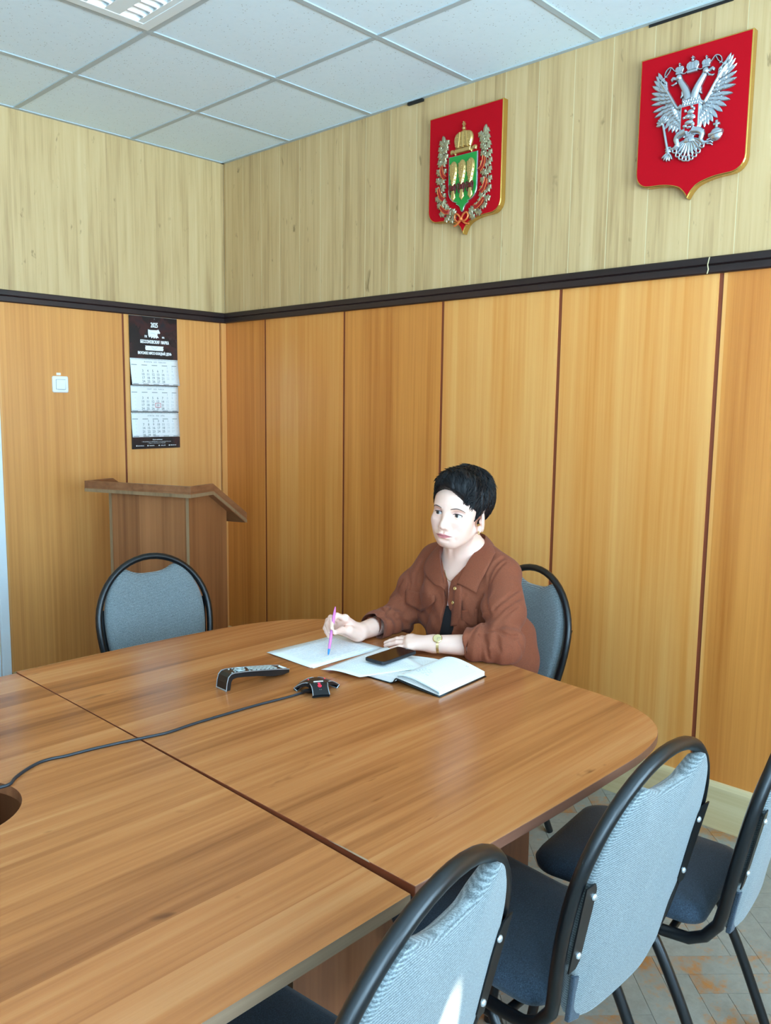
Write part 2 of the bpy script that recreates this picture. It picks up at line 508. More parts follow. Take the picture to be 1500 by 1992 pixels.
# right-hand wall (x = 0): core, upper planks, lower panels
mb = MB(); mb.box(-0.14, -0.012, -0.14, RY + 0.14, -0.02, RH + 0.1, 0)
y = 0.0235; prev = 0.0
edges = []
while y < RY: edges.append(y); y += 0.1627
edges = [0.0] + edges + [RY]
for a, b in zip(edges[:-1], edges[1:]):
    mb.box(-0.012, 0.0, a + 0.0018, b - 0.0018, ZB, RH + 0.02, 1)
    mb.box(-0.012, -0.0008, b - 0.0018, b + 0.0018, ZB, RH + 0.02, 3)
ge = [0.0] + GRO + [RY]
for k, (a, b) in enumerate(zip(ge[:-1], ge[1:])):
    mb.box(-0.012, 0.0, a + (0.008 if k else 0), b - 0.008, 0.0, ZB + 0.002, 2)
    mb.box(-0.012, -0.003, b - 0.008, b + 0.008, 0.0, ZB + 0.002, 4)
mb.box(-0.02, 0.014, 1.44, 1.53, RH - 0.012, RH - 0.0005, 5)   # gaps where the planks stop short of the ceiling
mb.box(-0.02, 0.004, 2.60, 2.90, RH - 0.010, RH - 0.0005, 5)
mb.box(-0.02, 0.004, 3.0, 3.22, RH - 0.014, RH - 0.0005, 5)
o = struct(mb.build('wall_right', [M['plaster'], M['oak'], M['veneer'], M['oak_light'], M['groove'], M['gap']]), 'wall of honey veneer panels below pale oak planks')
# left-hand wall (y = 0) with the doorway beyond x = 1.33
DX = 1.360
mb = MB(); mb.box(-0.14, DX, -0.14, -0.012, -0.02, RH + 0.1, 0)
mb.box(DX + 0.92, RX + 0.14, -0.14, -0.012, -0.02, RH + 0.1, 0)
mb.box(DX, DX + 0.92, -0.14, -0.012, 2.06, RH + 0.1, 0)
mb.box(0.0, RX, -0.012, 0.0, ZB, RH + 0.02, 1)
xe = [0.0, 0.0365, 0.656, DX]
mb.box(0.0, 0.033, -0.012, 0.010, 0, ZB + 0.002, 2)
mb.box(0.039, 0.648, -0.012, 0.0, 0, ZB + 0.002, 2)
mb.box(0.648, 0.660, -0.012, -0.005, 0, ZB + 0.002, 3)
mb.box(0.660, DX, -0.012, 0.0, 0, ZB + 0.002, 2)
mb.box(DX + 0.92, RX, -0.012, 0.0, 0, ZB + 0.002, 2)
mb.box(0.033, 0.039, -0.012, -0.004, 0, ZB + 0.002, 3)
struct(mb.build('wall_left', [M['plaster'], M['oak_left'], M['veneer_left'], M['groove']]), 'wall of honey veneer behind the calendar')
# far walls behind the camera: window wall (y = RY) and the end wall (x = RX)
mb = MB()
xs = [-0.14] + [q for w in WIN_Y for q in w] + [RX + 0.14]
for k in range(0, len(xs), 2): mb.box(xs[k], xs[k + 1], RY, RY + 0.2, -0.02, RH + 0.1)
for a, b in WIN_Y:
    mb.box(a, b, RY, RY + 0.2, -0.02, WZ0); mb.box(a, b, RY, RY + 0.2, WZ1, RH + 0.1)
struct(mb.build('wall_window_side', M['plaster']), 'pale wall with windows')
mb = MB(); mb.box(RX, RX + 0.14, -0.14, RY + 0.14, -0.02, RH + 0.1)
struct(mb.build('wall_end', M['plaster']), 'white painted end wall')
for k, (a, b) in enumerate(WIN_Y):
    mb = MB()
    t = 0.05
    for (x0, x1, z0, z1) in ((a, a + t, WZ0, WZ1), (b - t, b, WZ0, WZ1), (a, b, WZ0, WZ0 + t), (a, b, WZ1 - t, WZ1), ((a + b) / 2 - t / 2, (a + b) / 2 + t / 2, WZ0, WZ1)):
        mb.box(x0, x1, RY + 0.07, RY + 0.12, z0, z1)
    w = struct(mb.build('window_%d' % (k + 1), M['white_paint']), 'white framed window')
    mb = MB(); mb.box(a - 0.05, b + 0.05, RY - 0.12, RY + 0.07, WZ0 - 0.035, WZ0)
    mb.build('window_sill', M['white_paint'], w)

# ceiling: mineral tiles in a T-bar grid
X0, Y0, G = 0.5828, 0.6040, 0.6
mb = MB()
gx = [X0 + G * k for k in range(-1, 10)]; gy = [Y0 + G * k for k in range(-1, 10)]
LX, LY = (X0 + G, X0 + 2 * G), (Y0 + G, Y0 + 2 * G)        # bay of the luminaire
bays = [(1, 1)]
for i in range(-1, 9):
    for j in range(-1, 9):
        x0, x1 = max(X0 + G * i, -0.0), min(X0 + G * (i + 1), RX); y0, y1 = max(Y0 + G * j, 0.0), min(Y0 + G * (j + 1), RY)
        if x1 - x0 < 0.02 or y1 - y0 < 0.02: continue
        if (i, j) in bays: continue
        mb.box(x0 + 0.001, x1 - 0.001, y0 + 0.001, y1 - 0.001, RH + 0.004, RH + 0.02, 0)
for x in gx:
    if -0.05 < x < RX: mb.box(x - 0.012, x + 0.012, 0, RY, RH, RH + 0.012, 1)
for y in gy:
    if -0.05 < y < RY: mb.box(0, RX, y - 0.012, y + 0.012, RH - 0.0005, RH + 0.0115, 1)
mb.box(0, 0.02, 0, RY, RH - 0.001, RH + 0.012, 1); mb.box(0, RX, 0, 0.02, RH - 0.001, RH + 0.012, 1)
mb.box(-0.2, RX + 0.2, -0.2, RY + 0.2, RH + 0.16, RH + 0.2, 2)
struct(mb.build('ceiling', [M['tile'], M['tbar'], M['plaster']]), 'suspended ceiling of speckled mineral tiles')

# dark rail round the room, skirting
prof = [(0.0, ZB), (0.014, ZB), (0.018, ZB + 0.004), (0.018, ZB + 0.026), (0.012, ZB + 0.030), (0.016, ZB + 0.034), (0.016, ZT - 0.004), (0.012, ZT), (0.0, ZT)]
mb = MB(); mb.prism(prof, 0.0, RY, T=lambda u, v, h: (u, h, v))
t1 = struct(mb.build('trim_1', M['rail']), 'dark brown rail along the panelled wall')
mb2 = MB()
mb2.add([(0.0, 2.8705, ZB - 0.0002), (0.0185, 2.8705, ZB - 0.0002), (0.0188, 2.874, ZB + 0.015), (0.0190, 2.871, ZB + 0.03), (0.0168, 2.875, ZT - 0.002), (0.0168, 2.879, ZT - 0.002), (0.0190, 2.874, ZB + 0.03), (0.0188, 2.878, ZB + 0.015), (0.0185, 2.874, ZB - 0.0002)], [(1, 8, 7, 2), (2, 7, 6, 3), (3, 6, 5, 4)])
mb2.build('crack', M['oak_light'], t1, solid=0.0006)
mb = MB(); mb.prism(prof, 0.0, RX, T=lambda u, v, h: (h, u, v))
struct(mb.build('trim_2', M['rail']), 'dark brown rail along the calendar wall')
sk = [(0.0, 0.0), (0.016, 0.0), (0.016, 0.158), (0.010, 0.172), (0.0, 0.175)]
mb = MB(); mb.prism(sk, 0.0, 2.545, T=lambda u, v, h: (u, h, v)); mb.prism(sk, 2.548, RY, T=lambda u, v, h: (u, h, v))
struct(mb.build('baseboard_right', M['skirting']), 'pale oak skirting board')
mb = MB(); mb.prism(sk, 0.04, DX - 0.05, T=lambda u, v, h: (h, u, v))
struct(mb.build('baseboard_left', M['skirting']), 'skirting board under the calendar wall')

# doorway at the far left: white casing and a brown leaf
mb = MB()
mb.box(DX - 0.042, DX, 0.0, 0.022, 0.0, 1.99); mb.box(DX + 0.92, DX + 0.962, 0.0, 0.022, 0.0, 1.99)
mb.box(DX, DX + 0.92, 0.0, 0.022, 1.965, 1.99)
mb.box(DX, DX + 0.02, -0.14, 0.0, 0.0, 2.06); mb.box(DX + 0.9, DX + 0.92, -0.14, 0.0, 0.0, 2.06)
d1 = struct(mb.build('door_1', M['white_paint'], bevel=0.003), 'white door casing at the left edge with a brown leaf')
mb = MB(); mb.box(DX + 0.022, DX + 0.898, -0.06, -0.02, 0.005, 2.0)
mb.build('door_leaf', M['door'], d1)
# ------------------------------------------------------------------ luminaires in the ceiling (the near one is in view)
def luminaire(i, j, label):
    x0, y0 = X0 + G * i, Y0 + G * j
    t = thing('ceiling_light', label, 'ceiling light', (x0 + G / 2, y0 + G / 2, RH), 0, 'louvred ceiling lights')
    mb = MB()
    a0, a1, b0, b1 = x0 + 0.0115, x0 + G - 0.0115, y0 + 0.0115, y0 + G - 0.0115
    e = 0.040
    for (p0, p1, q0, q1) in ((a0, a0 + e, b0, b1), (a1 - e, a1, b0, b1), (a0 + e, a1 - e, b0, b0 + e), (a0 + e, a1 - e, b1 - e, b1)):
        mb.box(p0, p1, q0, q1, RH - 0.004, RH + 0.006)
    mb.build('frame', M['white_paint'], t, bevel=0.0015)
    mb = MB()
    mb.box(a0, a1, b0, b1, RH + 0.085, RH + 0.095); 
    for (p0, p1, q0, q1) in ((a0, a0 + .004, b0, b1), (a1 - .004, a1, b0, b1), (a0 + .004, a1 - .004, b0, b0 + .004), (a0 + .004, a1 - .004, b1 - .004, b1)):
        mb.box(p0, p1, q0, q1, RH + 0.0065, RH + 0.0845)
    mb.build('housing', M['white_paint'], t)
    # four bays along x divided by V-shaped louvre spines, crossed by slats
    nb = 4
    w = (a1 - a0 - 2 * e) / nb
    for k in range(nb + 1):
        xx = a0 + e + w * k
        V = MB(); V.prism([(-0.030, 0.0), (0.030, 0.0), (0.004, 0.05), (-0.004, 0.05)], b0 + e * .6, b1 - e * .6, T=lambda u, v, h, xx=xx: (min(max(xx + u * (1 if 0 < k < nb else .8), a0 + .004), a1 - .004), h, RH - 0.002 + v))
        V.build('louvre_spine', M['white_paint'], t)
    for q in range(11):
        yy = b0 + e + (b1 - b0 - 2 * e) * (q + 0.5) / 11
        S = MB(); S.prism([(-0.006, 0.045), (0.006, 0.045), (0.016, 0.006), (0.012, 0.004), (0.0, 0.03), (-0.012, 0.004), (-0.016, 0.006)], a0 + e, a1 - e, T=lambda u, v, h, yy=yy: (h, yy + u, RH + v))
        S.build('louvre_slat', M['louvre'], t)
    for k in range(nb):
        xx = a0 + e + w * (k + .5)
        T_ = MB(); T_.tube([(xx, b0 + .02, RH + 0.066), (xx, b1 - .02, RH + 0.066)], 0.013, 12)
        T_.build('lamp_tube', M['tube_lamp'], t, smooth=40)
    return t
M['louvre'] = plain('bright_louvre', srgb(232, 236, 238), 0.18, 0.45)
mm = MT('fluorescent_tube'); mm.set(Base_Color=(0.9, 0.9, 0.9), Emission_Color=(0.95, 0.98, 1.0), Emission_Strength=9.0)
M['tube_lamp'] = mm.mat
luminaire(1, 1, 'white louvred ceiling light at the top left of the photo')

# ------------------------------------------------------------------ tables
def table_end():
    t = thing('conference_table', 'rounded end section of the brown conference table where the woman sits', 'table', (1.45, 2.54, 0), 0, 'conference table sections')
    pts = [(1.992, 1.762), (1.62, 1.7615), (1.36, 1.772), (1.17, 1.800), (1.02, 1.868), (0.925, 1.965), (0.882, 2.09), (0.872, 2.25), (0.882, 2.45), (0.905, 2.70), (0.935, 2.92), (0.945, 3.03), (0.968, 3.14), (1.02, 3.225), (1.10, 3.280), (1.22, 3.304), (1.36, 3.306), (1.62, 3.302), (1.984, 3.290)]
    out = spline(pts[:], 6)
    mb = MB()
    n = len(out)
    a = out[::-1]
    mb.prism(out, 0.728, 0.750, m=0, ms=1)
    # the straight face of the joint is a bare red-brown edge
    o = mb.build('tabletop', [M['table'], M['table_edge']], t, bevel=0.0018)
    me = o.data
    for p in me.polygons:
        c = p.center
        if abs(p.normal.x - 1) < 0.05 and c.x > 1.9: p.material_index = 2
    me.materials.append(M['joint_red'])
    chip = MB()
    chip.add([(1.9872, 3.085, 0.7502), (1.9872, 3.19, 0.7502), (1.983, 3.18, 0.7504), (1.984, 3.12, 0.7504)], [(0, 1, 2, 3)])
    chip.build('chipped_edge', M['table_raw'], t, solid=0.0006)
    mb = MB(); mb.box(1.15, 1.966, 2.945, 2.963, 0.0, 0.728); mb.build('side_panel', M['leg_panel'], t, bevel=0.001)
    mb = MB(); mb.box(1.15, 1.966, 2.10, 2.118, 0.0, 0.728); mb.build('side_panel', M['leg_panel'], t, bevel=0.001)
    mb = MB(); mb.box(1.30, 1.318, 2.118, 2.945, 0.1, 0.728); mb.build('modesty_panel', M['leg_panel'], t, bevel=0.001)
    mb = MB(); mb.box(1.966, 1.9668, 2.945, 2.963, 0.0, 0.728); mb.build('edge_band', M['table_raw'], t)
    return t
table_end()
def table_mid():
    t = thing('conference_table', 'long middle section of the brown conference table with a round cable hole', 'table', (2.7, 2.53, 0), 0, 'conference table sections')
    x0, x1, y0, y1, z0, z1 = 1.9935, 3.55, 1.768, 3.2885, 0.719, 0.741
    hx, hy, hr = 2.425, 2.50, 0.13
    N = 64
    angs = [2 * PI * k / N for k in range(N)]
    circ = [(hx + hr * math.cos(a), hy + hr * math.sin(a)) for a in angs]
    # square-ish ring of points on the rectangle, one per hole vertex
    rect = []
    for a in angs:
        c, s = math.cos(a), math.sin(a)
        tx = ((x1 - hx) / c if c > 0 else (x0 - hx) / c) if abs(c) > 1e-9 else 1e9
        ty = ((y1 - hy) / s if s > 0 else (y0 - hy) / s) if abs(s) > 1e-9 else 1e9
        k = min(tx, ty); rect.append([hx + c * k, hy + s * k])
    for cx, cy in ((x0, y0), (x1, y0), (x0, y1), (x1, y1)):
        i = min(range(N), key=lambda q: (rect[q][0] - cx) ** 2 + (rect[q][1] - cy) ** 2)
        rect[i] = [cx, cy]
    mb = MB()
    vs = [(x, y, z1) for x, y in circ] + [(x, y, z1) for x, y in rect] + [(x, y, z0) for x, y in circ] + [(x, y, z0) for x, y in rect]
    for i in range(N):
        j = (i + 1) % N
        pass
    fs = []; ms = []
    for i in range(N):
        j = (i + 1) % N
        fs += [(i, N + i, N + j, j), (2 * N + j, 3 * N + j, 3 * N + i, 2 * N + i), (2 * N + i, i, j, 2 * N + j), (N + i, 3 * N + i, 3 * N + j, N + j)]
        ms += [0, 1, 2, 1]
    sag = lambda y: (.0085 + .0012) * max(0, (y - 2.3) / .99) ** 2 + .0028 * max(0, (2.3 - y) / .53) ** 2
    vs = [(x, y, z + .0087 - sag(y)) for x, y, z in vs]          # the old board has sagged at both ends
    mb.v = vs; mb.f = fs; mb.m = ms
    mb.build('tabletop', [M['table'], M['table_raw'], M['leg_panel']], t)
    mb = MB(); mb.box(1.992 + 0.004, 2.014, 2.10, 2.95, 0.0, 0.719); mb.build('leg_panel', M['leg_panel'], t, bevel=0.001)
    mb = MB(); mb.box(1.996, 2.014, 2.95, 2.9508, 0.0, 0.719); mb.build('edge_band', M['table_raw'], t)
    mb = MB(); mb.box(3.50, 3.518, 2.10, 2.95, 0.0, 0.719); mb.build('leg_panel', M['leg_panel'], t, bevel=0.001)
    mb = MB(); mb.box(2.014, 3.50, 2.70, 2.718, 0.30, 0.719); mb.build('modesty_panel', M['leg_panel'], t, bevel=0.001)
    mb = MB()
    for (a, b, c, d) in ((2.25, 2.26, 2.30, 2.69), (2.60, 2.61, 2.30, 2.69), (2.25, 2.61, 2.30, 2.31), (2.25, 2.61, 2.68, 2.69)): mb.box(a, b, c, d, 0.56, 0.719)
    mb.box(2.25, 2.61, 2.30, 2.69, 0.55, 0.56)
    mb.build('cable_tray', M['leg_panel'], t)
    return t
table_mid()

# ------------------------------------------------------------------ lectern
def lectern():
    A = Vector((1.066, 0.342, 1.15)); B = Vector((0.848, 0.912, 1.15))
    e = (B - A).normalized(); W = (B - A).length
    d = Vector((e.y, -e.x, 0)); d = d if d.dot(Vector((-1, 0, 0))) > 0 else -d
    O = A
    def T(u, v, h): return O + e * u + d * v + Vector((0, 0, h - 1.15))     # u along the front, v away from the audience, h height
    t = thing('lectern', 'brown wooden lectern with a sloping top in the corner', 'lectern', (float((A + B).x / 2), float((A + B).y / 2), 0))
    D0 = 0.18; D1 = 0.47; dz = 0.17
    # reading board: level strip, then slope
    mb = MB()
    mb.prism([(0.0, 1.098), (0.0, 1.122), (D0, 1.122), (D1, 1.122 - dz), (D1 - .012, 1.10 - dz), (D0 - .004, 1.098)], 0.0, W, T=lambda a, b, h: T(h, a, b))
    mb.build('reading_board', M['lectern_top'], t)
    # rims standing on the board: front rail and the two side rails
    mb = MB(); mb.prism([(0.0, 1.122), (0.0, 1.15), (0.018, 1.15), (0.018, 1.122)], 0.0, W, T=lambda a, b, h: T(h, a, b))
    mb.build('front_rail', M['lectern_top'], t, bevel=0.001)
    for u0, u1 in ((0.0, 0.018), (W - 0.018, W)):
        mb = MB(); mb.prism([(0.018, 1.122), (0.018, 1.15), (D0, 1.15), (D1, 1.15 - dz), (D1, 1.122 - dz), (D0, 1.122)], u0, u1, T=lambda a, b, h: T(h, a, b))
        mb.build('side_rail', M['lectern_top'], t, bevel=0.001)
    mb = MB(); mb.prism([(-0.0012, 1.098), (-0.0012, 1.114), (0.0, 1.114), (0.0, 1.098)], 0.0, W, T=lambda a, b, h: T(h, a, b))
    mb.prism([(0.0, 1.098), (0.0, 1.114), (D0, 1.114), (D1, 1.114 - dz), (D1, 1.098 - dz), (D0, 1.098)], W, W + 0.0012, T=lambda a, b, h: T(h, a, b))
    mb.build('edge_band', M['lectern_edge'], t)
    f0 = 0.035
    u0, u1 = 0.115, 0.575
    mb = MB(); mb.prism([(u0 + .016, f0 + .003), (u1 - .016, f0 + .003), (u1 - .016, f0 + .019), (u0 + .016, f0 + .019)], 0.0, 1.097, T=lambda a, b, h: T(a, b, h))
    mb.build('front_panel', M['lectern'], t)
    for a in (u0, u1 - .016):
        mb = MB(); mb.prism([(f0, 0.0), (f0, 1.097), (D0, 1.097), (D0 + .16, 1.003), (D0 + .16, 0.0)], a, a + 0.016, T=lambda p, q, h: T(h, p, q))
        o = mb.build('side_panel', M['lectern'], t)
        mb = MB(); mb.prism([(a, f0 - .001), (a + .016, f0 - .001), (a + .016, f0), (a, f0)], 0.0, 1.097, T=lambda p, q, h: T(p, q, h))
        mb.build('edge_band', M['lectern_edge'], o)
    mb = MB(); mb.prism([(u0 + .016, f0 + .02), (u1 - .016, f0 + .02), (u1 - .016, D0 + .15), (u0 + .016, D0 + .15)], 0.72, 0.736, T=lambda a, b, h: T(a, b, h))
    mb.build('shelf', M['lectern'], t)
    return t
lectern()

# ------------------------------------------------------------------ chairs
CH, CW, CZ, CWB = 0.946, 0.2255, 0.70, 0.188       # back height, half width, height of the widest point, half width at the base
def chair_back_y(z): return -0.205 - 0.205 * max(0.0, z - 0.45) - 0.05 * max(0, z - 0.62) ** 2
def make_chair(label):
    t = thing('stacking_chair', label, 'chair', group='chairs with black tubular frames')
    t['local_parts'] = 1
    R = 0.0125
    # arch of the back running down, bending forward under the seat
    path = []
    zb = 0.415
    side = [(CWB, 0.185, zb), (CWB, 0.10, zb), (CWB, 0.0, zb), (CWB, -0.10, zb), (CWB, -0.150, zb + .004), (CWB, -0.182, zb + .022), (CWB, chair_back_y(.47) + .002, .472)]
    for k in range(1, 6):
        z = .47 + (CZ - .47) * k / 6
        side.append((CWB + (CW - CWB) * math.sin(PI / 2 * k / 6), chair_back_y(z), z))
    arch = []
    for k in range(0, 25):
        a = PI * k / 24
        z = CZ + (CH - 0.0135 - CZ) * math.sin(a)
        arch.append((CW * math.cos(a), chair_back_y(z), z))
    full = side + arch + [(-p[0], p[1], p[2]) for p in side[::-1]]
    mb = MB(); mb.tube(full, R, 12)
    mb.build('back_frame', M['tube'], t, smooth=50)
    # padded backrest with a dip between two shoulders
    half = [(0.0, 0.868), (0.035, 0.869), (0.065, 0.876), (0.092, 0.889), (0.108, 0.893), (0.124, 0.886), (0.150, 0.862), (0.175, 0.822), (0.193, 0.775), (0.2005, 0.72), (0.200, 0.665), (0.194, 0.61), (0.186, 0.575), (0.166, 0.54), (0.160, 0.49), (0.150, 0.452), (0.10, 0.432), (0.05, 0.428), (0.0, 0.428)]
    poly = spline(half, 3)
    outl = [(x, z) for x, z in poly] + [(-x, z) for x, z in poly[::-1][1:-1]]
    c0 = (0.0, 0.66)
    mb = MB()
    rings = []
    for (k, yo) in ((0.0, 0.030), (0.55, 0.030), (0.88, 0.0265), (0.965, 0.020), (1.0, 0.008), (1.0, -0.006), (0.97, -0.0105), (0.5, -0.011), (0.0, -0.011)):
        rings.append([(c0[0] + (x - c0[0]) * k, chair_back_y(c0[1] + (z - c0[1]) * k) + yo - 0.004 + 0.012 * (1 - (x * k / .2) ** 2) * (-1), c0[1] + (z - c0[1]) * k) for x, z in outl])
    mb.grid([r for r in rings], wrap=True)
    mb.build('backrest', M['fabric'], t, smooth=65)
    for s in (-1, 1):
        # bracket between tube and backrest, seen from behind, with two bolts
        mb = MB()
        zz = [(0.575, .186), (0.59, .178), (0.64, .180), (0.695, .182), (0.735, .186), (0.75, .195)]
        pts = [(x * s, z) for z, x in zz] + [((.207 + (.222 - .207) * (z - .575) / .175) * s, z) for z, x in zz[::-1]]
        mb.prism(pts, 0.0, 0.003, T=lambda u, v, h: (u, chair_back_y(v) - 0.0195 + h - 0.012 * (1 - (u / .2) ** 2) * 0, v))
        br = mb.build('bracket', M['tube'], t)
        for z in (0.605, 0.722):
            mb = MB(); mb.lathe([(0.0062, 0.0), (0.0060, 0.0025), (0.004, 0.0042), (0.0001, 0.0048)], (0.190 * s, chair_back_y(z) - 0.0195, z), Matrix.Rotation(PI / 2, 3, 'X'), 10)
            mb.build('bolt', M['bolt'], br, smooth=50)
    # stitched flap at the foot of the back
    mb = MB(); mb.prism([(-.176, .548), (-.166, .50), (-.158, .442), (-.122, .432), (-.126, .538), (-.136, .549)], 0.0, 0.010, T=lambda u, v, h: (u, chair_back_y(v) - 0.0185 - 0.0 + h, v))
    mb.build('cover_flap', M['fabric_dark'], t, bevel=0.003)
    # seat cushion
    sw, y0, y1 = 0.185, -0.170, 0.235
    so = []
    for (cx, cy, r, a0) in ((sw - .065, y1 - .065, .065, 0), (-sw + .065, y1 - .065, .065, 90), (-sw + .045 + .012, y0 + .045, .045, 180), (sw - .045 - .012, y0 + .045, .045, 270)):
        for k in range(9):
            a = math.radians(a0 + 90 * k / 8); so.append((cx + r * math.cos(a), cy + r * math.sin(a)))
    mb = MB(); rows = []
    cc = (0, .03)
    for (k, z) in ((0.0, .480), (0.5, .479), (0.85, .473), (0.96, .464), (1.0, .450), (0.985, .436), (0.93, .430), (0.0, .430)):
        rows.append([(cc[0] + (x - cc[0]) * k, cc[1] + (y - cc[1]) * k, z) for x, y in so])
    mb.grid(rows, wrap=True)
    mb.build('seat', M['fabric_dark'], t, smooth=65)  # darker copy of the back's cloth: the seat's shade put into the colour
    # legs
    for s in (-1, 1):
        x = (CWB - .012) * s
        mb = MB(); mb.tube(spline([(x, 0.03, zb - 0.016), (x, 0.10, zb - 0.018), (x * 1.01, 0.135, zb - .035), (x * 1.03, 0.170, .25), (x * 1.06, 0.215, 0.004)], 5), 0.0122, 10)
        mb.build('leg', M['tube'], t, smooth=50)
        mb = MB(); mb.tube(spline([(x, 0.03, zb - 0.026), (x, -0.055, zb - .028), (x * 1.005, -0.082, zb - .045), (x * 1.045, -0.163, .21), (x * 1.09, -0.245, 0.004)], 5), 0.0122, 10)
        mb.build('leg', M['tube'], t, smooth=50)
    for y, z in ((0.08, zb - 0.0), (-0.11, zb - 0.0)):
        mb = MB(); mb.tube([(-CWB, y, z), (CWB, y, z)], 0.009, 8); mb.build('crossbar', M['tube'], t, smooth=50)
    return t
def dup(root, loc, rotz, label):
    r = root.copy(); COL.objects.link(r); r.location = loc; r.rotation_euler = (0, 0, rotz); r['label'] = label
    for ch in list(root.children):
        c = ch.copy(); COL.objects.link(c); c.parent = r
        for g in ch.children:
            d = g.copy(); COL.objects.link(d); d.parent = c
    return r
ch0 = make_chair('grey-blue padded chair behind the far side of the table, in front of the lectern')
bpy.context.view_layer.update()
D2R = PI / 180
CHAIRS = [((1.302, 1.577, 0), -6, None),
          ((0.655, 2.360, 0), -104, 'padded chair that the woman in the brown shirt sits on'),
          ((2.190, 3.190, 0), 188, 'nearest chair with a bright streak of light on its back'),
          ((1.565, 3.215, 0), 178, 'padded chair pulled out between two others, its whole back in view'),
          ((1.142, 3.300, 0), 186, 'padded chair at the right edge, closest to the skirting board')]
for loc, a, lab in CHAIRS:
    if lab is None: ch0.location = loc; ch0.rotation_euler = (0, 0, a * D2R)
    else: dup(ch0, loc, a * D2R, lab)
# ------------------------------------------------------------------ writing
_glyph = {}
def text_geo(txt, size, align='CENTER', space=1.0, shear=0.0):
    key = (txt, align, space)
    if key not in _glyph:
        cu = bpy.data.curves.new('writing', 'FONT'); cu.body = txt; cu.size = 1.0
        cu.align_x = align; cu.align_y = 'CENTER'; cu.space_character = space; cu.resolution_u = 2
        ob = bpy.data.objects.new('writing', cu); COL.objects.link(ob)
        dg = bpy.context.evaluated_depsgraph_get(); dg.update()
        me = ob.evaluated_get(dg).to_mesh()
        vs = [v.co[:2] for v in me.vertices]; fs = [tuple(p.vertices) for p in me.polygons]
        ob.evaluated_get(dg).to_mesh_clear()
        bpy.data.objects.remove(ob); bpy.data.curves.remove(cu)
        _glyph[key] = (vs, fs)
    vs, fs = _glyph[key]
    return [(x * size, y * size) for x, y in vs], fs
def put_text(mb, txt, u, v, size, T, m=0, sx=1.0, bold=0.0, align='CENTER', space=1.0):
    vs, fs = text_geo(txt, size, align, space)
    offs = [(0, 0)] if not bold else [(-bold, 0), (bold, 0), (0, bold), (0, -bold)]
    for k, (a, b) in enumerate(offs):
        mb.add([T(u + x * sx + a, v + y + b, k * 0.00003) for x, y in vs], fs, m)

